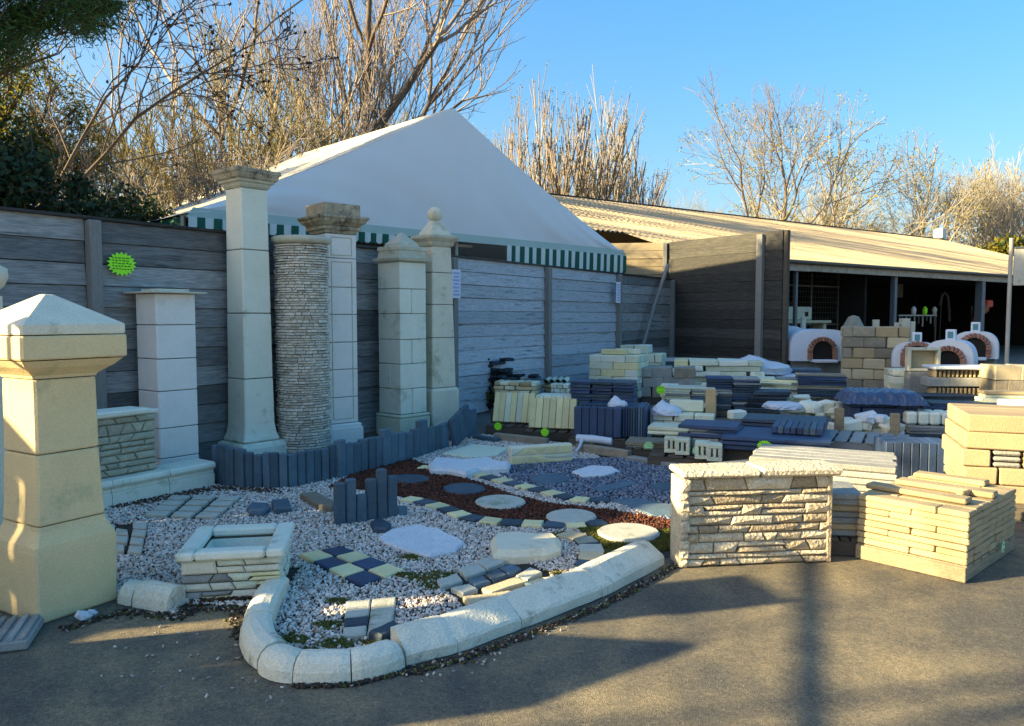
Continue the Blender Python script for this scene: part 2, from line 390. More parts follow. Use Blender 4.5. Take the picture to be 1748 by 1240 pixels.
def mesh_np(V, Fq, name, mats, idx=None, smooth=False):
    """Fq: (n, k) index array, all faces the same size"""
    me = bpy.data.meshes.new(name)
    n, k = Fq.shape
    me.vertices.add(len(V)); me.vertices.foreach_set('co', np.asarray(V, np.float32).ravel())
    me.loops.add(n * k); me.loops.foreach_set('vertex_index', Fq.astype(np.int32).ravel())
    me.polygons.add(n)
    me.polygons.foreach_set('loop_start', np.arange(0, n * k, k, dtype=np.int32))
    me.polygons.foreach_set('loop_total', np.full(n, k, dtype=np.int32))
    for m in mats: me.materials.append(m)
    if idx is not None: me.polygons.foreach_set('material_index', np.asarray(idx, np.int32))
    if smooth: me.polygons.foreach_set('use_smooth', np.ones(n, bool))
    me.update(calc_edges=True); me.validate()
    return me
def tube_obj(name, pts, r, m, parent=None, k=6, loc=(0, 0, 0)):
    pts = np.array([tuple(p) for p in pts], float)
    if len(pts) == 2: pts = np.array([pts[0], pts[0] * .5 + pts[1] * .5, pts[1]])
    rad = np.full(len(pts), r) if np.isscalar(r) else np.asarray(r)
    V, Fq = tubes([(pts, rad, k)])
    return link(name, mesh_np(V, Fq, name, [m], smooth=True), parent, loc)

def ico():
    bm = bmesh.new(); bmesh.ops.create_icosphere(bm, subdivisions=1, radius=1)
    bm.verts.ensure_lookup_table()
    V = np.array([v.co[:] for v in bm.verts]); Fc = np.array([[v.index for v in f.verts] for f in bm.faces]); bm.free()
    return V, Fc
ICO = ico()
def inside(poly, P):
    x, y = P[:, 0], P[:, 1]; c = np.zeros(len(P), bool); n = len(poly)
    for i in range(n):
        x1, y1 = poly[i][:2]; x2, y2 = poly[(i + 1) % n][:2]
        if abs(y2 - y1) < 1e-9: continue
        t = ((y1 > y) != (y2 > y)) & (x < (x2 - x1) * (y - y1) / (y2 - y1) + x1)
        c ^= t
    return c
def gp(pts, z=0): return [G(u, v, z) for u, v in pts]
def sample(poly, spacing, holes=(), jit=.45, seed=1):
    r = np.random.RandomState(seed)
    a = np.array([p[:2] for p in poly]); lo, hi = a.min(0), a.max(0)
    gx, gy = np.meshgrid(np.arange(lo[0], hi[0], spacing), np.arange(lo[1], hi[1], spacing))
    P = np.stack([gx.ravel(), gy.ravel()], -1) + r.uniform(-jit, jit, (gx.size, 2)) * spacing
    k = inside(poly, P)
    for h in holes: k &= ~inside(h, P)
    return P[k]
def rot_mats(n, r, tilt=1.0):
    q = r.normal(size=(n, 4)) * np.array([1, tilt, tilt, 1]); q /= np.linalg.norm(q, axis=1)[:, None]
    w, x, y, z = q.T
    return np.stack([np.stack([1 - 2 * (y * y + z * z), 2 * (x * y - z * w), 2 * (x * z + y * w)], -1),
                     np.stack([2 * (x * y + z * w), 1 - 2 * (x * x + z * z), 2 * (y * z - x * w)], -1),
                     np.stack([2 * (x * z - y * w), 2 * (y * z + x * w), 1 - 2 * (x * x + y * y)], -1)], 1)
def pebbles(name, P, size, mats, z=0.0, flat=.65, seed=1, weights=None, zj=.004, lumpy=.22):
    """many small stones joined into one mesh"""
    r = np.random.RandomState(seed); n = len(P)
    V0, F0 = ICO
    V0 = V0[:, :]
    if len(V0) > 12:
        bm = bmesh.new(); bmesh.ops.create_icosphere(bm, subdivisions=1, radius=1); bm.verts.ensure_lookup_table()
        V0 = np.array([v.co[:] for v in bm.verts]); F0 = np.array([[v.index for v in f.verts] for f in bm.faces]); bm.free()
    s = size * r.uniform(.6, 1.35, (n, 3)) * np.array([1, .8, flat])
    V = V0[None] * (1 + r.uniform(-lumpy, lumpy, (n, len(V0), 1))) * s[:, None, :]
    V = np.einsum('nij,nkj->nki', rot_mats(n, r, .35), V)
    zz = z + size * flat * .45 + r.uniform(0, zj, n)
    V[:, :, 0] += P[:, 0, None]; V[:, :, 1] += P[:, 1, None]; V[:, :, 2] += zz[:, None]
    Fq = (F0[None] + (np.arange(n) * len(V0))[:, None, None]).reshape(-1, 3)
    w = weights or [1] * len(mats); w = np.array(w) / sum(w)
    idx = np.repeat(r.choice(len(mats), n, p=w), len(F0))
    return mesh_np(V.reshape(-1, 3), Fq, name, mats, idx)

def poly_prism(name, pts, z0, h, m, parent=None, rough=0, seed=0, ch=.012, sub=4, wob=.0, dome=0):
    """flat stone cut to a plan outline (world x, y), with a rounded upper edge; local origin at its centre"""
    r = random.Random(seed)
    P = [Vector(p[:2]) for p in pts]
    c = sum(P, Vector((0, 0))) / len(P)
    out = []
    for i in range(len(P)):
        a, b = P[i], P[(i + 1) % len(P)]
        for k in range(sub):
            q = a.lerp(b, k / sub)
            n = Vector((b.y - a.y, a.x - b.x)).normalized()
            out.append(q + n * r.uniform(-rough, rough) - c)
    n = len(out); V, Fc = [], []
    for (zz, s) in ((0, 0), (h - ch, 0), (h, ch)):
        for q in out:
            l = q.length; f = max(.1, (l - s) / l) if l > 0 else 1
            V.append((q.x * f, q.y * f, zz + (r.uniform(-wob, wob) if zz else 0)))
    V.append((0, 0, h + dome))
    for i in range(2):
        for k in range(n):
            a = i * n + k; b = i * n + (k + 1) % n; Fc.append((a, b, b + n, a + n))
    for k in range(n): Fc.append((2 * n + k, 2 * n + (k + 1) % n, 3 * n))
    Fc.append(tuple(reversed(range(n))))
    me = me_from(V, Fc, name, [m]); 
    bm = bmesh.new(); bm.from_mesh(me); bmesh.ops.recalc_face_normals(bm, faces=bm.faces); bm.to_mesh(me); bm.free()
    if parent is None: return link(name, me, None, (c.x, c.y, z0))
    pl = parent.matrix_world if False else Matrix.Translation(parent.location) @ parent.rotation_euler.to_matrix().to_4x4()
    loc = pl.inverted() @ Vector((c.x, c.y, z0))
    return link(name, me, parent, loc, (0, 0, -parent.rotation_euler.z))

# ================================================================== SETTING
def sheet(name, pts, z, m, label=None, kind='structure'):
    o = link(name, me_from([(p[0], p[1], z) for p in pts], [tuple(range(len(pts)))], name, [m]))
    bmx = bmesh.new(); bmx.from_mesh(o.data)
    for f in bmx.faces:
        if f.normal.z < 0: f.normal_flip()
    bmx.to_mesh(o.data); bmx.free()
    return tag(o, label, kind=kind)
sheet('field', [(-700, -300), (700, -300), (700, 900), (-700, 900)], -.02, M['field'])
sheet('yard', [(-14, -12), (60, -12), (60, 60), (30, 60), (-14, 30)], -.012, M['ground'])
sheet('asphalt', [(-8.6, 1.2), (12, 1.2), (12, 6.2), (3.2, 6.4), (1.2, 5.9), (-3, 5.0), (-6.2, 4.4)], -.004, M['asphalt'])
sheet('bounce_ground', [(-40, -45), (45, -45), (45, 1.25), (-8.6, 1.25), (-40, -6)], -.008, M['bouncegravel'])  # pale ground added behind the camera to bounce sun onto shaded faces
bed_px = [(150, 1000), (300, 1036), (400, 1030), (432, 1075), (436, 1120), (505, 1158), (600, 1155), (690, 1130), (780, 1100), (885, 1060), (1020, 1005),
          (1130, 955), (1175, 940), (1290, 820), (1240, 800), (1100, 775), (985, 760), (820, 742), (740, 745), (650, 770), (575, 800), (490, 820), (370, 815), (172, 862), (120, 960)]
bed = gp(bed_px)
sheet('planting_bed_soil', bed, 0.0, M['soil'])
mulch_px = [(560, 835), (620, 800), (700, 785), (760, 806), (820, 826), (880, 848), (940, 862), (1040, 872), (1130, 888), (1170, 900), (1160, 945), (1090, 925),
            (1020, 905), (960, 898), (880, 893), (810, 890), (735, 868), (690, 852), (640, 840)]
mulch = gp(mulch_px)
sheet('mulch_soil', mulch, 0.004, M['mulchbed'])

# ------------------------------------------------------------------ timber fence
FA = math.atan2(1, .67)                      # heading of the fence line
FDIR = Vector((.67, 1, 0)).normalized(); FN = Vector((FDIR.y, -FDIR.x, 0))   # FN points to the yard
def fz(Y): return Vector((-8.95 + .67 * Y, Y, 0))
FH = 2.52
fence = thing('timber_fence', 'long weathered grey timber fence of horizontal boards running behind the stone columns', 'fence', fz(1.15), FA)
def build_fence(root, posts, H, mats=None, bh=.2, gaps={}, seedo=0, lap=.012, postw=.11, th=.032, top=True, pm=None, bside=1):
    """posts: distances along local x; boards lapped, each a part"""
    r = random.Random(seedo)
    for i, d in enumerate(posts):
        piece('post', (postw, postw, H - .01), pm or M['post'], root, (d, -.055, 0), ch=.006)
    for i in range(len(posts) - 1):
        a, b = posts[i], posts[i + 1]
        L = b - a - postw; n = int(H / bh)
        hh = H / n
        for k in range(n):
            segs = [(a + postw / 2, b - postw / 2)]
            if i in gaps and (k + .5) * hh > gaps[i][2]:
                segs = [(a + postw / 2, gaps[i][0]), (gaps[i][1], b - postw / 2)]
            for (x0, x1) in segs:
                if x1 - x0 < .1: continue
                piece('plank', (round(x1 - x0 - .004, 2), th, hh - .004), mats[i % len(mats)], root, ((x0 + x1) / 2, r.uniform(-.006, .006), k * hh + .003),
                      ch=.004, rot=(R(-4 + r.uniform(-.8, .8)), R(r.uniform(-.12, .12)), R(r.uniform(-.25, .25))), var=r.randint(0, 2), jit=.003)
        if not (i in gaps): piece('light_stop_sheet', (round(L - .01, 2), .006, H - .03), M['dark'], root, ((a + b) / 2, .048 * bside, .005), ch=.001)  # dark sheet added behind the planks to stop light leaks and blacken the gaps
        if top: piece('capping_rail', (b - a - .006, .07, .03), M['plankd'], root, ((a + b) / 2, -.01, H), ch=.004)
ds = [0] + [(fz(Y) - fz(1.15)).length for Y in (2.74, 5.04, 7.34, 9.63, 11.93, 14.3, 16.8, 19.35)]
g0 = (fz(2.08) - fz(1.15)).length; g1 = (fz(2.38) - fz(1.15)).length
build_fence(fence, ds, FH, [M['plank'], M['plank'], M['plank'], M['plank'], M['plank'], M['plankl'], M['plankl'], M['plank']], gaps={0: (g0, g1, 1.97)}, seedo=3)
# tall screen: one long dark panel and one short return, higher than the fence
A_ = Vector((3.98, 19.62, 0)); B_ = Vector((5.95, 16.7, 0))
TH = 3.48
tall = thing('tall_timber_screen', 'tall dark timber screen of wide boards standing at the right end of the grey fence', 'fence', B_, math.atan2(A_.y - B_.y, A_.x - B_.x))
tl = (A_ - B_).length
build_fence(tall, [0.0, tl], TH, bside=-1, mats= [M['plankd']], bh=.205, seedo=5, postw=.1, top=False, pm=M['palletd'])
piece('post', (.16, .10, TH - .06), M['post'], tall, (tl * .17, .07, 0), ch=.006)
back = thing('short_timber_screen', 'short sunlit timber screen above the end of the fence beside the striped valance', 'fence', Vector((A_.x - 2.2, A_.y + .35, 0)), math.atan2(-.35, 2.2))
build_fence(back, [0, 2.16], TH, [M['sand_wood']], bh=.2, seedo=6, postw=.1, top=False)
br = tube_obj('timber_prop', [(3.84, 18.85, 2.86), (3.35, 18.0, 1.85), (2.86, 17.2, .55)], .045, M['post'], None, 6)
tag(br, 'slanting grey timber prop leaning on the post beside the tall dark screen', 'prop')

# ------------------------------------------------------------------ marquee
GL = D(316, 366, 11.07); GR = D(1066, 436, 18.3)
GL.z = GR.z = 3.08
gd = (GR - GL); gw = gd.length; gd.normalize()
tent = thing('marquee', 'large white gable-ended marquee with green and white striped valance behind the fence', 'marquee', (GL.x, GL.y, 0), math.atan2(gd.y, gd.x))
apex = 5.52 - 3.08
# gable panel: gently sagging sheet with seams
V, Fc, ix = [], [], []
NX, NZ = 96, 16
for j in range(NZ + 1):
    for i in range(NX + 1):
        t = i / NX; x = t * gw
        u_ = t / .487 if t < .487 else (1 - t) / .513; top = 3.08 + apex * u_ - .09 * math.sin(math.pi * u_)
        z = 3.08 + (top - 3.08) * j / NZ
        V.append((x, -.014 * math.sin(t * 23 + j * .5) * (1 - j / NZ) - .005 * math.sin(t * 61 + j * 1.1) - .05 * math.sin(math.pi * j / NZ), z))
for j in range(NZ):
    for i in range(NX):
        a = j * (NX + 1) + i; Fc.append((a, a + 1, a + NX + 2, a + NX + 1))
link('gable_panel', me_from(V, Fc, 'gable', [M['tent']], smooth=True), tent)
hem = link('hem_band', me_from([(0, -.045, 3.02), (gw, -.045, 3.02), (gw - .1, -.045, 3.17), (.1, -.045, 3.17), (0, -.035, 3.02), (gw, -.035, 3.02), (gw - .1, -.035, 3.17), (.1, -.035, 3.17)],
    [(0, 1, 2, 3), (5, 4, 7, 6), (3, 2, 6, 7), (1, 0, 4, 5), (0, 3, 7, 4), (2, 1, 5, 6)], 'hem', [M['hem']]), tent)
TL = 20.0
for t_ in ():
    zt_ = 3.08 + apex * (1 - abs(2 * t_ - 1)) - .13
    piece('fabric_seam', (.03, .012, zt_ - 3.2), M['hem'], tent, (t_ * gw, -.075, 3.17), ch=.002)
for s in (0, 1):
    x0 = gw * s; xo = x0 + (.0 if s else -.0)
    V, Fc = [], []
    nb = 20
    for j in range(nb + 1):
        y = TL * j / nb; sg = .05 * math.sin(math.pi * (j % 4) / 4)
        for i in range(9):
            t = i / 8
            V.append((x0 + (gw * .487 - x0) * t, y + .002, 3.08 + apex * t - .09 * math.sin(math.pi * t) - sg * math.sin(math.pi * t)))
    for j in range(nb):
        for i in range(8):
            a = j * 9 + i; q = (a, a + 1, a + 10, a + 9); Fc.append(q if s else tuple(reversed(q)))
    link('roof_panel', me_from(V, Fc, 'roofp', [M['tentroof']], smooth=True), tent)
    link('side_wall', me_from([(x0, .03, 0), (x0, TL, 0), (x0, TL, 3.05), (x0, .03, 3.05)], [(0, 1, 2, 3)], 'sidew', [M['stripeg']]), tent)
link('back_wall', me_from([(0, TL, 0), (gw, TL, 0), (gw, TL, 3.1), (gw / 2, TL, 5.4), (0, TL, 3.1)], [(0, 1, 2, 3, 4)], 'backw', [M['stripeg']]), tent)
for t in np.linspace(0, 1, 5):
    tube_obj('leg', [(gw * t, .08, 0), (gw * t, .08, 3.05)], .035, M['steell'], tent)
tube_obj('eaves_beam', [(0, .06, 3.05), (gw, .06, 3.05)], .035, M['steell'], tent)
def valance(x0, x1, z1, z0):
    n = int(round((x1 - x0) / .125)); w = (x1 - x0) / n
    key = ('val', round(w, 4), z1, z0)
    for k in range(n):
        mm = M['stripew'] if k % 2 == 0 else M['stripeg']
        kk = key + (k % 2,)
        if kk not in _cache:
            VV = []; 
            for yy in (0, .006):
                VV += [(0, yy, z1), (w * .995, yy, z1), (w * .995, yy + .01, z0 + .03), (w * .75, yy + .015, z0), (w * .25, yy + .02, z0), (0, yy + .01, z0 + .03)]
            FF = [(5, 4, 3, 2, 1, 0), (6, 7, 8, 9, 10, 11)] + [(i, (i + 1) % 6, 6 + (i + 1) % 6, 6 + i) for i in range(6)]
            _cache[kk] = me_from(VV, FF, 'stripe', [mm])
        link('valance_stripe', _cache[kk], tent, (x0 + k * w, -.07 + .012 * math.sin(k * 1.3), 0), (0, 0, 0))

# the open gap shows a bare stretch; then the deep valance at the right-hand corner
def tx(u):       # distance along the gable seen at picture column u
    d = (u - CX) / F
    return (GL.x - d * GL.y) / (d * gd.y - gd.x)
x_a = tx(862); x_b = gw
valance(.02, tx(700), 3.03, 2.86)
valance(x_a, x_b, 3.03, 2.62)
piece('lamp_tube', (.9, .06, .05), M['gloss'], tent, (x_a - .9, .5, 2.98), ch=.01)

# ------------------------------------------------------------------ long shed on the right
SD = Vector((1.43, 1, 0)).normalized(); SB = Vector((-SD.y, SD.x, 0))
S0 = Vector((7.77, 21.9, 0))
shed = thing('long_open_shed', 'long low open-fronted storage shed with sunlit corrugated roof at the right', 'shed', S0, math.atan2(SD.y, SD.x))
Lx0, Lx1 = -4.3, 27.5
EH, RH, DEP = 3.2, 6.0, 9.0
rows = 4; slope = math.hypot(RH - EH, DEP); pitch = math.atan2(RH - EH, DEP)
sw = 1.2; ncol = int((Lx1 - Lx0) / sw)
# one corrugated sheet, shared
nw = 7; V, Fc = [], []
steps = nw * 6
sl_ = slope / rows + .09
for k in range(steps + 1):
    x = (sw + .03) * k / steps; zc = .026 * math.sin(2 * math.pi * k / 6)
    V += [(x, 0, zc), (x, sl_, zc), (x, 0, zc - .012), (x, sl_, zc - .012)]
for k in range(steps):
    a = 4 * k; Fc += [(a, a + 4, a + 5, a + 1), (a + 2, a + 3, a + 7, a + 6), (a, a + 2, a + 6, a + 4), (a + 1, a + 5, a + 7, a + 3)]
smesh = me_from(V, Fc, 'corrugated_sheet', [M['roof']])
for j in range(rows):
    for i in range(-2 if j else 0, ncol):
        t = j * slope / rows
        link('roof_sheet', smesh, shed, (Lx0 + i * sw, t * math.cos(pitch) - .25, EH + .05 + t * math.sin(pitch) - .07 + .014 * j + (i % 2) * .004), (pitch, R(rng.uniform(-.15, .15)), 0))
# rear slope, ridge cap
link('rear_roof', me_from([(Lx0, DEP, RH), (Lx1, DEP, RH), (Lx1, DEP * 2, EH), (Lx0, DEP * 2, EH)], [(0, 1, 2, 3)], 'rr', [M['roof']]), shed)
piece('ridge_cap', (Lx1 - Lx0 + .3, .30, .05), M['rust'], shed, ((Lx0 + Lx1) / 2, DEP - .2, RH + .02), ch=.03)
piece('roof_vent', (.5, .5, .55), M['gloss'], shed, (Lx1 - .5, DEP - .2, RH + .1), ch=.03)
# fascia, gutter, beams
for i in range(6):
    w = (Lx1 - Lx0) / 6
    piece('fascia_board', (w - .01, .05, .20), M['fascia'], shed, (Lx0 + w * (i + .5), -.16, EH - .30), ch=.01, jit=.012, var=i % 3)
tube_obj('gutter', [(Lx0, -.32, EH - .06), (Lx1, -.32, EH - .06)], .06, M['wire'], shed)
for px, mm, w in ((-4.1, 'steel', .14), (.55, 'steel', .10), (5.9, 'steel', .16), (12.0, 'steel', .26), (19.5, 'steel', .2)):
    piece('shed_post', (w, w, EH - .12), M[mm], shed, (px, -.02, 0), ch=.01)
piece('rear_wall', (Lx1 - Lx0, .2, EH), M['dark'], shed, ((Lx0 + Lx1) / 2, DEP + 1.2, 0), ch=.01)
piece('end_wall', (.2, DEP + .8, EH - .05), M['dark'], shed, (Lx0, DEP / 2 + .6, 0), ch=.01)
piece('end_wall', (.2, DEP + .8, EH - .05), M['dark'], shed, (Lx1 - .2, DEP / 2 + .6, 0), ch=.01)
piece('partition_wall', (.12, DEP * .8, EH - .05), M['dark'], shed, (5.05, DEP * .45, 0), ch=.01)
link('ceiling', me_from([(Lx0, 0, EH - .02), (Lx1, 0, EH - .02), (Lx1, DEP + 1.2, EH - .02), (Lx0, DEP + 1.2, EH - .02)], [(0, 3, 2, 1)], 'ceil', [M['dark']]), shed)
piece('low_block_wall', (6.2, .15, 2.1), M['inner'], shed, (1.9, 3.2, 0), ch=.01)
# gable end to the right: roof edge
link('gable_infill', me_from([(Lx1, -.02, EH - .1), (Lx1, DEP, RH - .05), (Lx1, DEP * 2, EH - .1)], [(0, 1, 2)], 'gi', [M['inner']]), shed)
# mesh screens inside the left bay
cage = thing('wire_mesh_screen', 'rusty wire mesh screen across the left bay of the shed', 'mesh screen', S0 + SD * .2 + SB * 1.3, math.atan2(SD.y, SD.x))
lines = []
for k in range(34): lines.append(([(k * .14, 0, .3), (k * .14, 0, 1.7), (k * .14, 0, 3.1)], [.008] * 3, 3))
for k in range(17): lines.append(([(0, .01, .35 + k * .17), (2.3, .01, .35 + k * .17), (4.62, .01, .35 + k * .17)], [.008] * 3, 3))
V, Fq = tubes(lines); tag(link('wire_grid', mesh_np(V, Fq, 'wire_grid', [M['wire']]), cage), None, kind='stuff')
for x in (0, 1.55, 3.1, 4.62): piece('upright', (.06, .05, 3.0), M['wire'], cage, (x, 0, .0), ch=.005)
for z in (1.3, 2.55): piece('rail', (4.7, .04, .05), M['wire'], cage, (2.3, -.03, z), ch=.005)
def shed_at(x, y, z=0): return S0 + SD * x + SB * y + Vector((0, 0, z))
sr = math.atan2(SD.y, SD.x)
# things in the shed
t = thing('stone_table', 'pale stone table with chunky legs seen inside the left shed bay', 'table', shed_at(2.0, .75), sr)
piece('table_top', (2.3, .6, .09), M['sand'], t, (0, 0, 1.38), ch=.02)
for x in (-.95, .95): piece('leg', (.16, .4, 1.38), M['sand'], t, (x, 0, 0), ch=.02)
t = thing('stone_fireplace', 'pale boxy stone barbecue hearth with small dark hole on shed table', 'barbecue', shed_at(1.8, .9, 1.472), sr)
piece('hearth_body', (1.5, .3, .42), M['capl'], t, (0, 0, 0), ch=.03)
piece('hearth_body', (.5, .32, .46), M['capl'], t, (-1.02, 0, 0), ch=.03)
piece('hearth_hole', (.16, .02, .14), M['dark'], t, (.45, -.16, .12), ch=.005)
o = tube_obj('red_bottle', [(0, 0, 0), (0, 0, .2), (0, 0, .34)], [.06, .06, .03], M['red']); o.location = shed_at(1.75, .85, 1.92); tag(o, 'small red bottle on the hearth in the left shed bay', 'bottle')
t = thing('display_rack', 'dark metal display rack with small hanging tools in the right shed bay', 'rack', shed_at(9.3, .9), sr)
for x in (-1.3, 1.3): piece('upright', (.05, .05, 1.62), M['wire'], t, (x, 0, 0), ch=.005)
piece('rail', (2.7, .06, .05), M['steell'], t, (0, 0, 1.6), ch=.005)
for k in range(9): piece('hanging_tool', (.05, .04, .16 + .1 * (k % 3)), M['steell' if k % 2 else 'wire'], t, (-1.2 + k * .29, -.05, 1.58 - .16 - .1 * (k % 3)), ch=.01)
for x, c, lb in ((-.35, 'gloss', 'white pot on the display rack rail in the dark shed'), (.45, 'tag', 'lime green canister on the display rack rail in the dark shed'), (1.15, 'capl', 'pale pot at the right end of the rack rail in the dark shed')):
    o = lathe('canister', [(0, .07), (.22, .09), (.26, .05), (.30, .05)], M[c], None, n=12); o.location = shed_at(9.3 + x, .88, 1.652); tag(o, lb, 'canister')
for (x, z, w, h, lb) in ((6.9, 2.35, .3, .3, 'small pale notice on the dark shed wall nearer the middle post'), (9.3, 2.3, .42, .5, 'brown framed board hanging high inside the shed')):
    o = piece('wall_board', (w, .03, h), M['inner' if x > 8 else 'greyst'], None, shed_at(x, 1.6, z), sr, ch=.004); tag(o, lb, 'board')
V = []
o = tube_obj('hanging_hose', [(0, 0, 0), (.1, 0, .35), (.3, 0, .5), (.55, 0, .35), (.7, 0, -.2), (.75, 0, -.6)], .05, M['cloth']); o.location = shed_at(10.7, .8, 2.0); o.rotation_euler.z = sr; tag(o, 'brown hose arching down beside the display rack in the shed', 'hose')
o = tube_obj('hose_hook', [(0, 0, 0), (0, 0, 1.1), (.02, 0, 2.5)], .02, M['cloth']); o.location = shed_at(10.85, .85, 0); tag(o, 'thin pole under the brown hose in the shed', 'pole')
t = thing('bag_hopper', 'orange hopper with red top at the far right of the shed', 'hopper', shed_at(14.0, .8), sr)
tube_obj('chute', [(-.75, 0, 1.15), (-.3, 0, 1.65), (.2, 0, 1.95)], [.08, .16, .25], M['orange'], t)
piece('hopper_top', (.5, .4, .3), M['red'], t, (.35, 0, 1.95), ch=.04)
for x in (-.2, .6): piece('leg', (.06, .06, 2.0), M['wire'], t, (x, 0.25, 0), ch=.005)
piece('roadside', (.1, .1, .1), M['gloss'], None, (0, 0, -5)) if False else None
o = piece('white_stake', (.09, .09, .42), M['gloss'], None, shed_at(12.5, -.3), sr, ch=.01); tag(o, 'short white stake standing right of the shed corner post', 'stake')
o = piece('white_pot', (.12, .12, .1), M['gloss'], None, shed_at(13.1, -.1), sr, ch=.04); tag(o, 'tiny white pot on the ground right of the short stake', 'pot')

# sign on a post at the right edge
py = 14.0; pb = D(1719, 600, py)
sg = thing('sign_board', 'mottled white sign board with teal print on a pale post at the right edge', 'sign', (pb.x, py, 0), R(-12))
tube_obj('sign_post', [(0, 0, 0), (0, 0, 3.02)], .035, M['steell'], sg, 8)
piece('sign_panel', (1.5, .04, .66), M['sign'], sg, (.8, -.01, 2.16), ch=.004)
piece('panel_frame', (1.5, .05, .03), M['steel'], sg, (.8, -.01, 2.83), ch=.004)
pp = piece('teal_print', (1.0, .004, .36), M['teal'], sg, (.83, -.034, 2.30), ch=.001)
cu = bpy.data.curves.new('letters', 'FONT'); cu.body = 'U'; cu.size = .34; cu.extrude = .002
tmp = bpy.data.objects.new('letters', cu); COL.objects.link(tmp)
dg = bpy.context.evaluated_depsgraph_get(); lm = bpy.data.meshes.new_from_object(tmp.evaluated_get(dg)); bpy.data.objects.remove(tmp)
lm.materials.clear(); lm.materials.append(M['gloss'])
link('lettering', lm, sg, (.36, -.040, 2.36), (R(90), 0, 0))
piece('steel_column', (.16, .16, 2.3), M['steel'], None, (0, 0, 0)) if False else None

# ================================================================== STONE COLUMNS
def yaw(e): return math.atan2(e[1], e[0])
PY = yaw((.51, .86))                               # rotation of a face that runs along the fence
JT = .006
def column_blocks(root, sizes, z0, m, part='block', gap=JT, jm=None, jit=0):
    """sizes: list of (h, rings fn or half, top half)"""
    z = z0
    for (h, a, b) in sizes:
        sq_part(part, [(z + .0, a - .006), (z + .006, a), (z + h - .012, b), (z + h - .006, b - .006)], m, root)
        if jm: pass
        z += h
    return z
def front_corner(u, v, half, rz):
    """centre of a square column whose nearest base corner is seen at (u, v)"""
    C = G(u, v)
    best = None
    for a in (-1, 1):
        for b in (-1, 1):
            q = Vector((a * half, b * half, 0)); q.rotate(Euler((0, 0, rz)))
            if best is None or (C + q).y > best.y: pass
            corner = C - q
            # the centre for which this corner is the nearest to the camera
            cc = C - q
            d = cc.length
            if best is None or cc.length > best.length: best = cc
    return best

# --- big near pillar
c = front_corner(66, 1068, .215, PY)
p = thing('large_gate_pillar', 'big ochre stone gate pillar with pyramid cap at the left edge', 'gate pillar', c, PY)
sq_part('flared_base', [(0, .212), (.01, .217), (.36, .222), (.40, .217), (.445, .197), (.475, .185), (.497, .182)], M['ochre'], p)
sq_part('shaft_block', [(.503, .180), (.51, .183), (.57, .178), (.865, .168), (.872, .162)], M['ochre'], p)
sq_part('shaft_block', [(.878, .162), (.885, .168), (1.262, .165), (1.268, .160)], M['ochre'], p)
sq_part('joint_core', [(.45, .155), (1.40, .150)], M['joint'], p)
sq_part('moulded_neck', [(1.274, .168), (1.29, .175), (1.31, .20), (1.335, .235), (1.365, .262), (1.372, .268)], M['ochre'], p)
sq_part('cap_slab', [(1.378, .275), (1.386, .281), (1.492, .281), (1.50, .276)], M['ochre'], p)
sq_part('pyramid_cap', [(1.506, .274), (1.515, .277), (1.555, .277), (1.562, .272), (1.715, .03), (1.718, .02)], M['cream'], p)

# --- slender white column with thin slab cap
c = front_corner(279, 818, .15, R(52))
p = thing('white_square_column', 'smooth white square column with thin flat cap beside the low rubble wall', 'column', c, R(52))
Yc = c.y
def hz(v, y): return D(874, v, y).z
zt = [hz(v, Yc - .2) for v in (818, 782, 731, 668, 613, 555, 501)]
for i in range(6):
    a, b = (0 if i == 0 else zt[i]) + .004, zt[i + 1] - .004
    sq_part('block', [(a, .196), (a + .006, .202), (b - .006, .202), (b, .196)], M['white'], p)
sq_part('joint_core', [(.05, .185), (zt[-1] - .02, .185)], M['joint'], p)
sq_part('cap_slab', [(zt[-1] + .002, .285), (zt[-1] + .014, .29), (zt[-1] + .018, .28)], M['cream'], p)
sq_part('cap_plate', [(zt[-1] + .020, .165), (zt[-1] + .045, .165)], M['cream'], p)

# --- tall column
RZ1 = R(50)
c = front_corner(414, 795, .29, RZ1)
p = thing('tall_cream_column', 'tallest pale column with moulded dark cap and flared square base', 'column', c, RZ1)
Yc = c.y - .25
v = [785, 757, 648, 535, 425, 318]
z = [hz(q, Yc) for q in v]; z[0] = 0
sq_part('plinth', [(0, .27), (.02, .28), (z[1] - .06, .28), (z[1] - .02, .265), (z[1] - .004, .24)], M['pale'], p)
sq_part('flared_block', [(z[1] + .004, .215), (z[1] + .02, .222), (z[1] + .09, .198), (z[1] + .20, .184), (z[2] - .012, .178), (z[2] - .005, .172)], M['pale'], p)
for i, s in ((2, .176), (3, .170), (4, .165)):
    sq_part('block', [(z[i] + .005, s - .006), (z[i] + .012, s), (z[i + 1] - .012, s - .004), (z[i + 1] - .005, s - .010)], M['pale'], p)
sq_part('joint_core', [(.3, .150), (z[5] - .02, .15)], M['joint'], p)
zc = z[5]
sq_part('moulded_cap', [(zc, .165), (zc + .02, .185), (zc + .05, .192), (zc + .06, .215), (zc + .085, .225)], M['capl'], p)
sq_part('cap_slab', [(zc + .088, .235), (zc + .10, .245), (zc + .15, .26), (zc + .155, .27), (zc + .185, .272), (zc + .195, .262)], M['cap'], p)

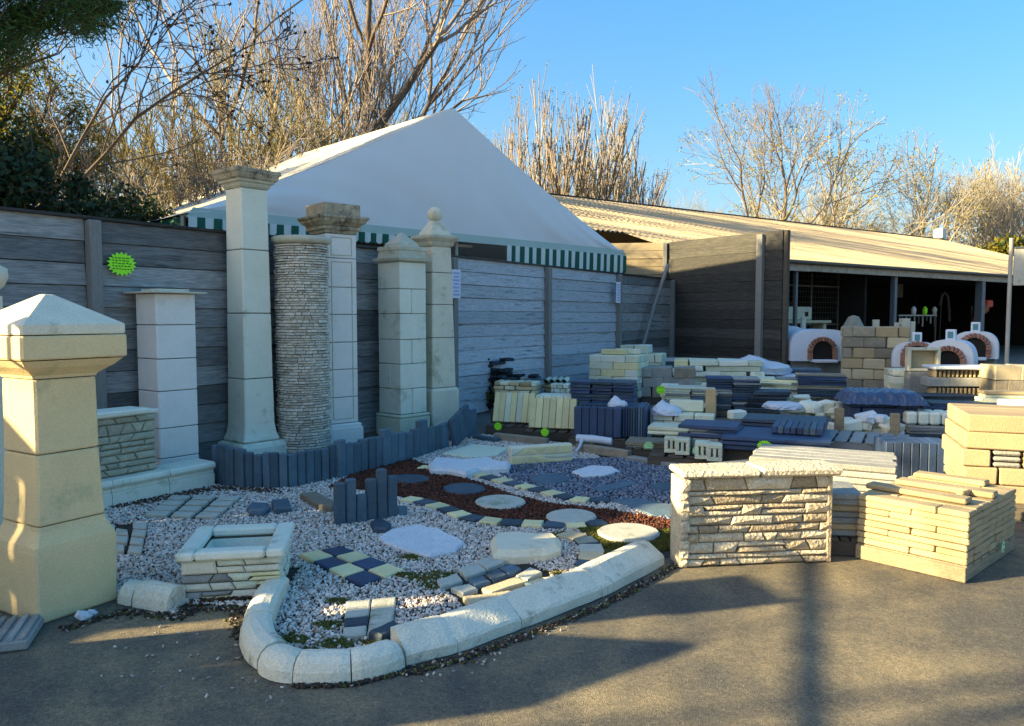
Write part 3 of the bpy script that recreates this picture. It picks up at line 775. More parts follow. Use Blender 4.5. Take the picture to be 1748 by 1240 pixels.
# --- round column of thin ledge stones
b = G(508, 783); rad = .30; b.y += rad
p = thing('round_ledge_stone_column', 'round column clad in countless thin ledge stones with a flat disc cap', 'column', b, 0)
Yc = b.y - rad; Hh = hz(414, Yc)
lathe('core', [(0, rad - .035), (Hh, rad - .04)], M['thin'], p, n=32)
rr = random.Random(11); zq = .0; cnt = 0; rest = []
rowh = []
while zq < Hh - .012:
    h = rr.uniform(.022, .040); rowh.append((zq, min(h, Hh - zq))); zq += h
cam_ang = math.atan2(-b.y, -b.x)
bigs = []
for (z0_, h) in rowh:
    a = rr.uniform(0, .3)
    while a < 2 * math.pi:
        da = rr.uniform(.16, .48); bigs.append((z0_, h, a, da, abs((a + da / 2 - cam_ang + math.pi) % (2 * math.pi) - math.pi))); a += da
bigs.sort(key=lambda q: (q[4] > 1.45, -q[3] * q[1]))
VR, FR = [], []
for n_, (z0_, h, a, da, _) in enumerate(bigs):
    e = .012; r1 = rad + rr.uniform(-.012, .012); z1_ = z0_ + h - .005
    n3 = 3; VV = []
    tilt = rr.uniform(-.004, .004)
    for k in range(n3):
        an = a + e + (da - 2 * e) * k / (n3 - 1)
        for (q, zz) in ((rad - .05, z0_), (r1 + rr.uniform(-.004, .004), z0_ + .004), (r1 + rr.uniform(-.004, .004), z1_ - .002 + tilt * k), (rad - .05, z1_)):
            VV.append((q * math.cos(an), q * math.sin(an), zz))
    FF = []
    for k in range(n3 - 1):
        i = 4 * k; FF += [(i + 1, i + 5, i + 6, i + 2), (i + 2, i + 6, i + 7, i + 3), (i, i + 4, i + 5, i + 1)]
    FF += [(0, 1, 2, 3), (11, 10, 9, 8)]
    if n_ < 295:
        link('ledge_stone', me_from(VV, FF, 'ls', [M['thin']]), p)
    else:
        base = len(VR); VR += VV; FR += [tuple(i + base for i in f) for f in FF]
tag(link('ledge_stonework', me_from(VR, FR, 'lsw', [M['thin']]), p), None, kind='stuff')
lathe('disc_cap', [(Hh, rad - .01), (Hh + .02, rad + .03), (Hh + .07, rad + .035), (Hh + .085, rad + .01)], M['capl'], p, n=32)

# --- column with recessed panels and heavy weathered cap
RZ3 = R(40)
c = front_corner(557, 768, .27, RZ3)
p = thing('panelled_column', 'tall column with recessed panels and heavy stained stepped cap behind the round one', 'column', c, RZ3)
Yc = c.y - .27
vv = [768, 725, 680, 632, 585, 537, 490, 440, 398]
z = [hz(q, Yc) for q in vv]; z[0] = 0
sq_part('plinth', [(0, .245), (.02, .25), (z[1] - .06, .25), (z[1] - .055, .235), (z[1] - .02, .235), (z[1] - .004, .21)], M['white'], p)
for i in range(1, 8):
    s = .203
    sq_part('block', [(z[i] + .004, s - .005), (z[i] + .009, s), (z[i + 1] - .009, s), (z[i + 1] - .004, s - .005)], M['white'], p)
sq_part('joint_core', [(.1, .19), (z[8] - .02, .19)], M['joint'], p)
# raised borders round the panels on both visible faces
for f, off in ((0, (0, -.203)), (1, (-.203, 0)), (2, (.203, 0))):
    for (za, zb) in ((z[1] + .05, z[7] - .05), (z[7] + .03, z[8] - .05)):
        for s in (-1, 1):
            loc = (off[0] + (s * .135 if f == 0 else 0), off[1] + (s * .135 if f else 0), za)
            piece('panel_border', (.012, .012, zb - za), M['capl'], p, loc, ch=.003)
        for zz in (za, zb):
            piece('panel_border', (.27 if f == 0 else .012, .012 if f == 0 else .27, .012), M['capl'], p, (off[0], off[1], zz), ch=.003)
zc = z[8]
sq_part('neck_moulding', [(zc, .20), (zc + .01, .215), (zc + .04, .22), (zc + .05, .245), (zc + .085, .252), (zc + .09, .235)], M['cap'], p)
sq_part('cornice', [(zc + .093, .24), (zc + .12, .27), (zc + .14, .295), (zc + .175, .31), (zc + .18, .325), (zc + .205, .328), (zc + .212, .31)], M['cap'], p)
sq_part('top_block', [(zc + .215, .235), (zc + .225, .245), (zc + .35, .245), (zc + .362, .235)], M['cap'], p)

# --- block column with low pyramid cap
RZ4 = R(48)
c = front_corner(684, 748, .27, RZ4)
p = thing('block_column_with_pyramid_cap', 'pale column of bonded square blocks under a low pyramid cap', 'column', c, RZ4)
Yc = c.y - .27
vv = [748, 708, 665, 622, 580, 536, 493, 447]
z = [hz(q, Yc) for q in vv]; z[0] = 0
sq_part('plinth', [(0, .255), (.02, .262), (z[1] - .06, .262), (z[1] - .05, .25)], M['green'], p)
sq_part('plinth_moulding', [(z[1] - .047, .255), (z[1] - .03, .266), (z[1] - .012, .262), (z[1] - .004, .24)], M['green'], p)
for i in range(1, 7):
    h = z[i + 1] - z[i] - .007
    for sx, sy, w, d in (((-1, 0, .20, .457), (1, 0, .25, .457)) if i % 2 else ((0, -1, .457, .20), (0, 1, .457, .25))):
        if sx: loc = (-.1285 if sx < 0 else .1035, 0, z[i] + .0035)
        else: loc = (0, -.1285 if sy < 0 else .1035, z[i] + .0035)
        piece('block', (w, d, h), M['pale'], p, loc, ch=.008, jit=.002, var=i)
sq_part('joint_core', [(.1, .21), (z[7] - .02, .21)], M['joint'], p)
zc = z[7]
sq_part('cap_moulding', [(zc, .235), (zc + .02, .28), (zc + .05, .288), (zc + .058, .265)], M['capl'], p)
sq_part('cap_block', [(zc + .062, .24), (zc + .08, .232), (zc + .15, .222), (zc + .16, .235), (zc + .20, .235), (zc + .21, .225)], M['capl'], p)
sq_part('pyramid_top', [(zc + .213, .17), (zc + .25, .165), (zc + .40, .02), (zc + .405, .012)], M['capl'], p)

# --- tapered column with ball finial
RZ5 = R(42)
c = front_corner(738, 738, .24, RZ5)
p = thing('tapered_column_with_ball', 'tapering cream column topped by a small stone ball finial', 'column', c, RZ5)
Yc = c.y - .24
vv = [738, 663, 577, 520, 465, 420]
z = [hz(q, Yc) for q in vv]; z[0] = 0
sq_part('plinth', [(0, .232), (.02, .24), (z[1] - .04, .24), (z[1] - .004, .215)], M['cream'], p)
hs = [.205, .192, .182, .172, .162]
for i in range(1, 5):
    sq_part('block', [(z[i] + .004, hs[i - 1] - .005), (z[i] + .01, hs[i - 1]), (z[i + 1] - .01, hs[i]), (z[i + 1] - .004, hs[i] - .005)], M['cream'], p)
sq_part('joint_core', [(.1, .14), (z[5] - .02, .14)], M['joint'], p)
zc = z[5]
sq_part('moulded_cap', [(zc - .003, .168), (zc + .02, .185), (zc + .06, .20), (zc + .10, .235), (zc + .12, .25), (zc + .15, .25), (zc + .155, .24)], M['capl'], p)
sq_part('finial_foot', [(zc + .157, .17), (zc + .20, .16), (zc + .26, .125), (zc + .31, .09), (zc + .36, .07)], M['cream'], p)
lathe('ball', [(zc + .36, .03)] + [(zc + .46 + .105 * math.sin(a), .105 * math.cos(a) + .001) for a in np.linspace(-1.4, 1.55, 12)], M['cream'], p, n=20)

# off to the left the row of display pillars goes on
for (x, y, h, nm, lab, rz, cap) in ((-4.43, 2.2, 1.9, 'display_pillar', 'display pillar with pyramid cap left of the large gate pillar', R(45), True), (-4.33, 2.85, 2.0, 'display_pillar', 'flat-topped display pillar left of the large gate pillar', R(15), False)):
    p = thing(nm, lab, 'gate pillar', (x, y, 0), rz)
    s = .27 if cap else .21
    sq_part('shaft', [(0, s), (h - .35 if cap else h - .1, s)], M['cream'], p)
    if cap: sq_part('pyramid_cap', [(h - .345, .27), (h - .30, .27), (h, .02)], M['cream'], p)
    else: sq_part('flat_cap', [(h - .095, .24), (h, .24)], M['cream'], p)
# pillar whose cap just enters the frame
pp_ = D(-50, 470, 5.2)
p = thing('finial_pillar', 'pillar with round moulded cap cut by the left edge of the picture', 'gate pillar', (pp_.x, 5.2, 0), 0)
zc = hz(480, 5.2)
sq_part('shaft', [(0, .14), (zc - .1, .13)], M['cream'], p)
lathe('round_cap', [(zc - .097, .12), (zc - .03, .19), (zc + .03, .215), (zc + .09, .21), (zc + .12, .15)], M['cream'], p, n=24)

# ------------------------------------------------------------------ low rubble wall, plinth course
q0 = G(168, 872); q1 = G(367, 829)
pd = (q1 - q0); pl_ = pd.length; pd.normalize(); pz = math.atan2(pd.y, pd.x)
kerbm = thing('moulded_plinth_course', 'low moulded cream plinth course running along the foot of the rubble wall', 'plinth', q0, pz)
def extr(name, prof, x0, x1, m, parent, loc=(0, 0, 0)):
    """profile (y, z) swept along local x"""
    n = len(prof); V = [(x0, y, z) for y, z in prof] + [(x1, y, z) for y, z in prof]
    Fc = [(i, (i + 1) % n, n + (i + 1) % n, n + i) for i in range(n)] + [tuple(reversed(range(n))), tuple(range(n, 2 * n))]
    me = me_from(V, Fc, name, [m]); bm = bmesh.new(); bm.from_mesh(me); bmesh.ops.recalc_face_normals(bm, faces=bm.faces); bm.to_mesh(me); bm.free()
    return link(name, me, parent, loc)
prof_b = [(0, 0), (0, .115), (.008, .122), (.26, .122), (.26, 0)]
prof_t = [(.012, .125), (.012, .15), (.02, .158), (.012, .163), (-.012, .17), (-.022, .19), (-.018, .215), (0, .23), (.25, .235), (.25, .125)]
cuts = [-.9, .12, pl_ * .58, pl_]
for i in range(3):
    extr('base_block', prof_b, cuts[i] + .003, cuts[i + 1] - .003, M['pale'], kerbm)
    extr('moulded_top', prof_t, cuts[i] + .003, cuts[i + 1] - .003, M['pale'], kerbm)
# rubble wall on the plinth
def rubble(root, x0, x1, y, z0, z1, m, seed=0, part='stone', th=.05, rh=(.05, .10), rw=(.09, .26), jitter=.012, mats=None, gap=.006, proud=.010, rows_=None):
    """irregular coursed stones on a wall face; each stone is a part with its own skewed outline"""
    r = random.Random(seed)
    zs = [z0]
    while zs[-1] < z1 - rh[0]: zs.append(min(z1, zs[-1] + r.uniform(*rh)))
    if z1 - zs[-1] > .001: zs[-1] = z1
    for i in range(len(zs) - 1):
        xs = [x0]
        while xs[-1] < x1 - rw[0]: xs.append(xs[-1] + r.uniform(*rw))
        xs[-1] = x1
        sk = [0] + [r.uniform(-jitter, jitter) * 1.5 for _ in xs[1:-1]] + [0]
        for k in range(len(xs) - 1):
            a, b, c, d = xs[k] + gap / 2, xs[k + 1] - gap / 2, zs[i] + gap / 2, zs[i + 1] - gap / 2
            pr = r.uniform(0, proud)
            split = (b - a) > rw[1] * .6 and (d - c) > rh[1] * .75 and r.random() < .5
            parts_ = [(c, d)] if not split else [(c, (c + d) / 2 - gap / 2), ((c + d) / 2 + gap / 2, d)]
            for (c_, d_) in parts_:
                pr = r.uniform(0, proud); w1 = r.uniform(-jitter, jitter) * .4
                front = [(a + sk[k], c_), (b + sk[k + 1], c_), (b - sk[k + 1], d_), (a - sk[k], d_)]
                mid = ((a + b) / 2 + r.uniform(-.1, .1) * (b - a), (c_ + d_) / 2 + r.uniform(-.1, .1) * (d_ - c_))
                e = min(.010, (d_ - c_) * .25)
                V = [(x, th, z) for x, z in front] + [(x, e - pr, z) for x, z in front]
                for (x, z) in front:
                    V.append((x + (e if x < mid[0] else -e), -pr + r.uniform(-.003, .003), z + (e if z < mid[1] else -e)))
                V.append((mid[0], -pr - r.uniform(.0, proud), mid[1]))
                Fc = []
                for q in range(4):
                    q2 = (q + 1) % 4
                    Fc += [(q, q2, 4 + q2, 4 + q), (4 + q, 4 + q2, 8 + q2, 8 + q), (8 + q, 8 + q2, 12)]
                mm = r.choice(mats) if mats else m
                link(part, me_from(V, Fc, 'st', [mm]), root, (0, y, 0))
rw_ = thing('rubble_wall', 'low buff rubble stone wall with pale coping between the big pillar and white column', 'wall', q0 + Vector((-pd.y, pd.x, 0)) * .10, pz)
wl = pl_ * .53
ztop = .74
piece('wall_core', (wl + .8, .16, ztop - .24), M['joint'], rw_, ((wl - .8) / 2, .115, .235), ch=.01)
rubble(rw_, -.7, wl - .0, 0, .24, ztop - .0, M['rubble'], seed=4, rh=(.045, .10), rw=(.08, .20), th=.05, jitter=.02)
piece('quoin_block', (.16, .24, .17), M['cream'], rw_, (wl + .00, .12, ztop - .12 + .0), ch=.012) if False else None
piece('coping_stone', (wl + .55, .30, .055), M['pale'], rw_, ((wl - .75) / 2 + .02, .10, ztop + .002), ch=.014, jit=.004)
piece('coping_stone', (.17, .26, .035), M['pale'], rw_, (wl - .05, .12, ztop + .001), ch=.008)

# ================================================================== SLATE PALISADES
HOLES = []          # plan outlines kept free of loose gravel
def palisade(u0, v0, u1, v1, n, h, label, tall_first=0, lean=0, seed=0, hs=None, hj=.015, curve=0, group='slate palisade panels'):
    a, b = G(u0, v0), G(u1, v1); d = b - a; L_ = d.length; rz = math.atan2(d.y, d.x)
    t = thing('palisade_panel', label, 'edging', a, rz, group)
    r = random.Random(seed); w = L_ / n
    if lean: t.rotation_euler = (R(lean * .4), R(lean), rz)
    for k in range(n):
        hh = (hs[k] if hs else h + (tall_first if k == 0 else 0) + r.uniform(-hj, hj))
        if hh <= 0: continue
        yo = curve * math.sin(math.pi * (k + .5) / n) + r.uniform(-.006, .006)
        piece('slat', (round(w - .006, 3), .06 if k or not tall_first else .075, round(hh, 2)), M['slat'], t, ((k + .5) * w, yo, 0), ch=.009, jit=.003, var=k % 3)
    return t
palisade(367, 822, 420, 834, 4, .37, 'curved slate palisade corner in front of the tallest column', seed=1, curve=-.03)
palisade(420, 834, 492, 834, 5, .33, 'slate palisade panel below the tallest column', seed=2)
palisade(492, 834, 573, 817, 6, .33, 'slate palisade panel at the foot of the round column', tall_first=.0, seed=3)
palisade(573, 818, 651, 797, 6, .33, 'slate palisade panel with one tall slat right of the round column', tall_first=.06, seed=4)
palisade(651, 798, 715, 780, 5, .32, 'slate palisade panel in front of the bonded block column', tall_first=.08, seed=5)
palisade(714, 780, 764, 764, 4, .31, 'slate palisade panel below the ball finial column', tall_first=.09, seed=6)
palisade(775, 764, 806, 752, 3, .36, 'leaning slate palisade slats at the right end of the row', lean=-14, seed=7)
palisade(795, 748, 812, 744, 1, .38, 'single upright slate slat ending the palisade row', seed=8)
palisade(571, 898, 694, 880, 7, .3, 'free-standing slate palisade sample with slats of uneven height in the gravel', seed=9, hs=[.33, .35, .22, .33, .40, .34, .08])

# ================================================================== PLANTER
pw = .54
t = thing('stone_planter', 'square stone-clad planter with pale mitred coping in the front corner of the gravel', 'planter', (-1.63, 4.47, 0), R(10))
hw = pw / 2; ph = .235
for k in range(4):
    f = bpy.data.objects.new('side_wall', None)
    side = link('side_wall', cbox(pw - .05 if k % 2 == 0 else pw - .14, .05, ph, .004).copy(), t, (0, 0, 0), m=None)
    side.data.materials.clear(); side.data.materials.append(M['joint'])
    side.rotation_euler = (0, 0, k * math.pi / 2)
    off = Vector((0, -(hw - .045), 0)); off.rotate(Euler((0, 0, k * math.pi / 2))); side.location = off
    rubble(side, -hw + (.004 if k % 2 == 0 else .03), hw - (.004 if k % 2 == 0 else .03), -.035, .0, ph - .002, M['green'], seed=20 + k, rh=(.034, .055), rw=(.08, .19), th=.03, jitter=.012, mats=[M['green'], M['cream'], M['yellow'], M['greyst']] if k == 0 else [M['green'], M['cream']], proud=.008)
cw = .10; oh = hw + .022
for k in range(4):
    off = Vector((0, -(hw - .08), 0)); off.rotate(Euler((0, 0, k * math.pi / 2))); piece('inner_lining', (pw - .16, .015, ph - .01), M['pale'], t, off, k * math.pi / 2, ch=.002)
for (x, y, sx, sy) in ((0, -oh + cw / 2, 2 * oh - 2 * cw - .006, cw), (0, oh - cw / 2, 2 * oh - 2 * cw - .006, cw), (-oh + cw / 2, 0, cw, 2 * oh), (oh - cw / 2, 0, cw, 2 * oh)):
    piece('coping_stone', (sx, sy, .05), M['pale'], t, (x, y, ph + .002), ch=.012, jit=.002)
piece('planter_floor', (pw - .12, pw - .12, .16), M['quartz'], t, (0, 0, .01), ch=.01)
o = lathe('candle_stub', [(0, .025), (.05, .025), (.052, .02)], M['gloss'], None, n=10); o.location = (t.location.x - .14, t.location.y - .05, .135); tag(o, 'little white stub standing inside the stone planter', 'candle')
HOLES.append([(t.location.x - oh, t.location.y - oh), (t.location.x + oh, t.location.y - oh), (t.location.x + oh, t.location.y + oh), (t.location.x - oh, t.location.y + oh)])

# ================================================================== KERBS
def kerb(p0, p1, label, w=.155, h=.11, bend=0.0, m='kerbst', name='kerb_stone', seed=0, sharp=False, group='rounded kerb stones round the display bed'):
    """rounded kerb: p0, p1 are world points on the outer foot; w to the left of the direction"""
    d = p1 - p0; L_ = d.length; rz = math.atan2(d.y, d.x)
    prof = [(0, 0), (.004, h * .45), (.02, h * .75), (.05, h * .95), (.085, h), (w * .6, h), (w * .85, h * .93), (w, h * .75), (w, 0)] if not sharp else \
           [(0, 0), (0, h * .40), (.012, h * .52), (w * .62, h * 1.0), (w * .72, h * 1.02), (w, h * .98), (w, 0)]
    n = 7; V, Fc = [], []; k = len(prof); r = random.Random(seed)
    for i in range(n):
        t = i / (n - 1); x = L_ * t; off = -bend * 4 * t * (1 - t)
        ang = -bend * 4 * (1 - 2 * t) / L_
        e = .006 if i in (0, n - 1) else 0
        for (y, z) in prof:
            yy = y * (1 - e * 2) + e; zz = z - (e if z > 0 else 0)
            V.append((x + (-yy * math.sin(ang)) + (.003 if i == 0 else -.003 if i == n - 1 else 0), off + yy * math.cos(ang) + r.uniform(-.002, .002), zz + (r.uniform(-.002, .002) if z > 0 else 0)))
    for i in range(n - 1):
        for j in range(k):
            a_ = i * k + j; b_ = i * k + (j + 1) % k; Fc.append((a_, b_, b_ + k, a_ + k))
    Fc += [tuple(range(k)), tuple(reversed(range((n - 1) * k, n * k)))]
    me = me_from(V, Fc, name, [M[m]]); bm = bmesh.new(); bm.from_mesh(me); bmesh.ops.recalc_face_normals(bm, faces=bm.faces)
    bm.to_mesh(me); bm.free()
    o = link(name, me, None, p0, (0, R(r.uniform(-.5, .5)), rz))
    return tag(o, label, 'kerb stone', group)
K = [G(*q) for q in [(446, 1012), (411, 1080), (436, 1146), (498, 1169), (600, 1166), (694, 1141)]]
labs = ['kerb stone rising towards the planter, lit by a narrow bar of sun', 'curved kerb stone at the left bend of the bed',
        'wide curved kerb stone at the front left of the bed', 'front-most kerb stone of the rounded bed end', 'stained curved kerb stone right of the front-most one']
for i in range(5): kerb(K[i], K[i + 1], labs[i], bend=(.008, .03, .025, .012, .02)[i], seed=i)
K2 = [G(*q) for q in [(694, 1138), (783, 1115), (892, 1074), (1030, 1020), (1136, 964)]]
labs = ['straight kerb stone next to the curved end, first of the sloping-faced row', 'second sloping-faced kerb stone from the curved end', 'long sloping-faced kerb stone in the middle of the straight run', 'sunlit rough-faced kerb stone ending the row near the ledge stone wall']
for i in range(4): kerb(K2[i], K2[i + 1], labs[i], w=.19, h=.125 + .012 * (i == 3), seed=10 + i, sharp=True, m='kerbst')
kerb(G(198, 1030), G(222, 1036), 'short kerb piece touching the big pillar base', seed=30, w=.14, h=.11)
kerb(G(224, 1037), G(284, 1047), 'blunt-ended kerb stone beside the big pillar base', seed=31, w=.14, h=.13)

# ================================================================== STONES LAID IN THE BED
def slab_px(name, pts, h, m, label, cat, z=0.0, group=None, rough=.004, seed=0, ch=.012, parent=None, hole=True, sub=4, dome=0, wob=0):
    P_ = gp(pts, z + h)
    o = poly_prism(name, P_, z, h, m, parent, rough, seed, ch, sub, wob, dome)
    if hole:
        c = sum((Vector(p[:2]) for p in P_), Vector((0, 0))) / len(P_)
        HOLES.append([tuple(c + (Vector(p[:2]) - c) * .95) for p in P_])
    if label: tag(o, label, cat, group)
    return o
def ell(cx, cy, rx, ry, n=22, skew=0, pw=1.0):
    return [(cx + rx * math.copysign(abs(math.cos(a)) ** pw, math.cos(a)) + skew * math.sin(a), cy - ry * math.copysign(abs(math.sin(a)) ** pw, math.sin(a))) for a in np.linspace(0, 2 * math.pi, n, endpoint=False)]
g = 'round stepping stones across the mulch'
slab_px('stepping_stone', ell(700, 816, 33, 7), .03, M['slate'], 'dark slate round stepping stone nearest the palisade sample', 'stepping stone', group=g, sub=1)
slab_px('stepping_stone', ell(792, 833, 36, 9), .03, M['slate'], 'dark slate round stepping stone second from the back in the mulch', 'stepping stone', group=g, sub=1)
slab_px('stepping_stone', ell(854, 855, 43, 11), .035, M['disc'], 'pale round stepping stone in the middle of the mulch', 'stepping stone', group=g, sub=1)
slab_px('stepping_stone', ell(975, 880, 43, 12), .035, M['disc'], 'pale round stepping stone by the first tufts of moss', 'stepping stone', group=g, sub=1)
slab_px('stepping_stone', ell(1073, 907, 53, 15, skew=-6), .035, M['disc'], 'large half-sunlit round stepping stone in the moss near the ledge stone wall', 'stepping stone', group=g, sub=1)
slab_px('stepping_stone', ell(938, 816, 34, 8), .025, M['slat'], 'slate round stepping stone in the blue chippings', 'stepping stone', sub=1)
slab_px('paving_stone', [(975, 804), (1010, 794), (1045, 796), (1058, 803), (1030, 811), (995, 812)], .03, M['quartz'], 'white angular stone lying in the blue chippings', 'paving stone', rough=.01)
slab_px('paving_stone', [(645, 915), (668, 903), (712, 895), (750, 902), (795, 925), (778, 938), (735, 948), (690, 938), (655, 925)], .035, M['quartz'], 'large rough white paving stone in the middle of the white gravel', 'paving stone', rough=.010, wob=.002)
slab_px('garden_stone', [(836, 918), (842, 909), (870, 905), (920, 908), (948, 908), (959, 916), (957, 930), (935, 938), (880, 942), (842, 940)], .085, M['cream'], 'long rounded cream stone lying at the edge of the white gravel', 'garden stone', rough=.002, ch=.04, sub=2, z=0)
slab_px('paving_stone', [(755, 773), (808, 758), (868, 764), (850, 776), (800, 780)], .03, M['green'], 'flat greenish slab at the back of the bed', 'paving stone', rough=.003)
slab_px('garden_stone', [(730, 790), (742, 780), (790, 783), (835, 779), (850, 786), (872, 788), (868, 796), (820, 798), (795, 806), (765, 800), (735, 799)], .08, M['quartz'], 'wavy white stone slab with rounded edge at the back of the bed', 'garden stone', rough=.002, ch=.03, sub=3)
cs = thing('rubble_pattern_block', 'cream block with crazy-paving face lying at the back of the bed', 'stone block', G(873, 796), 0)
a, b = G(873, 796), G(979, 789); d = b - a; cs.rotation_euler.z = math.atan2(d.y, d.x); L_ = d.length
piece('block_core', (L_, .10, .20), M['cream'], cs, (L_ / 2, .075, 0), ch=.01)
rubble(cs, 0, L_, .022, .0, .195, M['yellow'], seed=33, rh=(.07, .12), rw=(.10, .30), th=.02, jitter=.06, mats=[M['green'], M['yellow']], proud=.006)
for (q, lb, mm) in (([(1010, 831), (1078, 820), (1092, 825), (1025, 840)], 'blue slate slab lying flat in the blue chippings', 'slat'), ([(1105, 828), (1160, 820), (1162, 834), (1122, 838)], 'short blue slab beside the ledge stone wall', 'slat'),
                 ([(1042, 852), (1090, 850), (1150, 862), (1160, 880), (1115, 880)], 'broad pale blue slab near the ledge stone wall', 'slat'), ([(880, 797), (910, 795), (915, 800), (885, 804)], 'small slate piece behind the round slate stone', 'slate')):
    slab_px('slate_slab', q, .02, M[mm], lb, 'slab', rough=.004)
slab_px('slate_block', [(420, 866), (430, 857), (458, 858), (461, 866), (447, 875), (426, 873)], .05, M['slat'], 'rough blue slate lump left of its pair in the white gravel', 'stone', rough=.006, ch=.015)
slab_px('slate_block', [(463, 853), (492, 850), (498, 866), (468, 869)], .055, M['slat'], 'square blue slate block right of its pair in the white gravel', 'stone', rough=.004)
slab_px('garden_stone', [(511, 842), (540, 839), (575, 858), (566, 866), (540, 860)], .06, M['brown'], 'brown slab tilted in the gravel behind the palisade sample', 'garden stone', rough=.008)
slab_px('slate_block', [(631, 890), (648, 883), (668, 892), (660, 902), (638, 901)], .05, M['slate'], 'small dark slate block at the foot of the palisade sample', 'stone', rough=.004)

# paver groups: each paver a part of the panel
def grid_panel(name, label, cat, corners, nx, ny, mats, h=.03, gap=.10, rough=.002, seed=0, skip=(), group=None, jit=.0):
    """corners: px of the four corners (u,v) a,b,c,d; cell (i,j) runs a->b and a->d"""
    A, B, C_, Dd = [G(u, v, h) for u, v in corners]
    cen = (A + B + C_ + Dd) / 4
    t = thing(name, label, cat, (cen.x, cen.y, 0), 0, group)
    r = random.Random(seed); gapj = gap * 1.6
    for i in range(nx):
        for j in range(ny):
            if (i, j) in skip: continue
            q = []
            for (s, tt) in ((i + gap, j + gapj), (i + 1 - gap, j + gapj), (i + 1 - gap, j + 1 - gapj), (i + gap, j + 1 - gapj)):
                s /= nx; tt /= ny
                p = A.lerp(B, s).lerp(Dd.lerp(C_, s), tt); q.append(p + Vector((r.uniform(-jit, jit), r.uniform(-jit, jit), 0)))
            mm = mats(i, j) if callable(mats) else mats
            poly_prism('paver', q, r.uniform(-.004, .003), h, mm, t, rough, r.randint(0, 999), .008, 2)
    HOLES.append([tuple(cen.xy + (p.xy - cen.xy) * .98) for p in (A, B, C_, Dd)])
    return t
grid_panel('paved_sample', 'panel of twelve pale square pavers at the back left of the white gravel', 'pavers', [(290, 843), (415, 846), (370, 884), (243, 880)], 3, 4, M['disc'], seed=1)
grid_panel('paved_sample', 'small panel of old grey pavers beside the big pillar', 'pavers', [(196, 888), (255, 892), (243, 945), (186, 940)], 2, 4, M['disc'], seed=2, skip=((0, 0),), jit=.006)
grid_panel('paved_sample', 'chequered panel of cream and dark slate pavers right of the planter', 'pavers', [(583, 930), (692, 970), (615, 998), (508, 946)], 4, 2, lambda i, j: M['navy'] if (i + j) % 2 == 0 else M['yellow'], seed=3, gap=.035)
grid_panel('paved_sample', 'half-sunlit panel of long pavers just inside the kerb bend', 'pavers', [(590, 1026), (678, 1018), (668, 1078), (583, 1086)], 2, 4, lambda i, j: M['slate'] if (i, j) in ((0, 2),) else M['disc'], seed=4, gap=.03)
slab_px('slate_block', [(628, 1076), (672, 1058), (690, 1066), (652, 1086)], .04, M['slate'], 'dark slate piece lying askew on the pavers inside the kerb bend', 'stone', rough=.006, z=.02)
# curved fan of cobbles
fan = thing('paver_fan', 'curved fan of cream and slate cobbles against the straight kerb', 'pavers', G(850, 985), 0)
cob = [((745, 990), (780, 978), (790, 990), (752, 1002), 'disc'), ((782, 970), (815, 960), (830, 972), (796, 985), 'disc'), ((812, 957), (842, 946), (862, 958), (832, 970), 'disc'), ((845, 946), (870, 940), (880, 950), (864, 957), 'disc'),
       ((770, 1003), (800, 996), (815, 1004), (790, 1013), 'disc'), ((800, 990), (825, 982), (838, 992), (812, 1000), 'slat'), ((828, 980), (850, 970), (866, 981), (842, 990), 'slat'), ((854, 968), (875, 962), (890, 970), (868, 979), 'slat'),
       ((790, 1018), (870, 1008), (890, 1016), (800, 1030), 'sand'), ((822, 1004), (880, 984), (900, 992), (838, 1012), 'sand'), ((880, 982), (905, 968), (926, 976), (900, 990), 'disc'), ((862, 1016), (925, 998), (945, 1004), (875, 1024), 'sand'),
       ((842, 1020), (890, 1022), (862, 1034), (812, 1036), 'slat'), ((895, 995), (925, 985), (945, 992), (920, 1000), 'slat'), ((925, 986), (945, 982), (960, 988), (944, 994), 'disc')]
for i, (a, b, c_, d_, mm) in enumerate(cob):
    q = gp([a, b, c_, d_], .03); poly_prism('paver', q, 0, .03, M[mm], fan, .003, i, .008, 2)
HOLES.append([tuple(p[:2]) for p in gp([(745, 990), (845, 944), (880, 942), (945, 978), (960, 990), (880, 1030), (810, 1040)], .03)])
# edging bands of alternating pavers
def band(label, px, w, first, seed=0, mats=('yellow', 'slate'), name='paver_edging'):
    P_ = [G(u, v, .03) for u, v in px]
    t = thing(name, label, 'edging', (P_[0].x, P_[0].y, 0), 0)
    L_ = [0]
    for i in range(len(P_) - 1): L_.append(L_[-1] + (P_[i + 1] - P_[i]).length)
    def at(s):
        for i in range(len(P_) - 1):
            if s <= L_[i + 1] or i == len(P_) - 2:
                f = (s - L_[i]) / (L_[i + 1] - L_[i]); d = (P_[i + 1] - P_[i]).normalized(); return P_[i].lerp(P_[i + 1], f), Vector((-d.y, d.x, 0))
    n = max(1, int(round(L_[-1] / .17))); st = L_[-1] / n
    for k in range(n):
        a, na = at(k * st + .006); b, nb = at((k + 1) * st - .006)
        nn = (na + nb).normalized() * w / 2
        mm = M[mats[(k + first) % len(mats)]]
        poly_prism('paver', [a - nn, b - nn, b + nn, a + nn], 0, .03, mm, t, .004, seed + k, .008, 2)
        c = (a + b) / 2; HOLES.append([tuple(v_.xy) for v_ in (a - nn, b - nn, b + nn, a + nn)])
band('curving edging of cream and slate pavers along the back of the mulch', [(716, 796), (775, 800), (830, 812), (885, 826), (935, 838), (985, 852), (1040, 852)], .15, 0, 1)
band('curving edging of cream and slate pavers between mulch and white gravel', [(690, 849), (730, 856), (765, 868), (800, 882), (850, 889), (915, 892), (975, 895), (1035, 890)], .15, 0, 40)
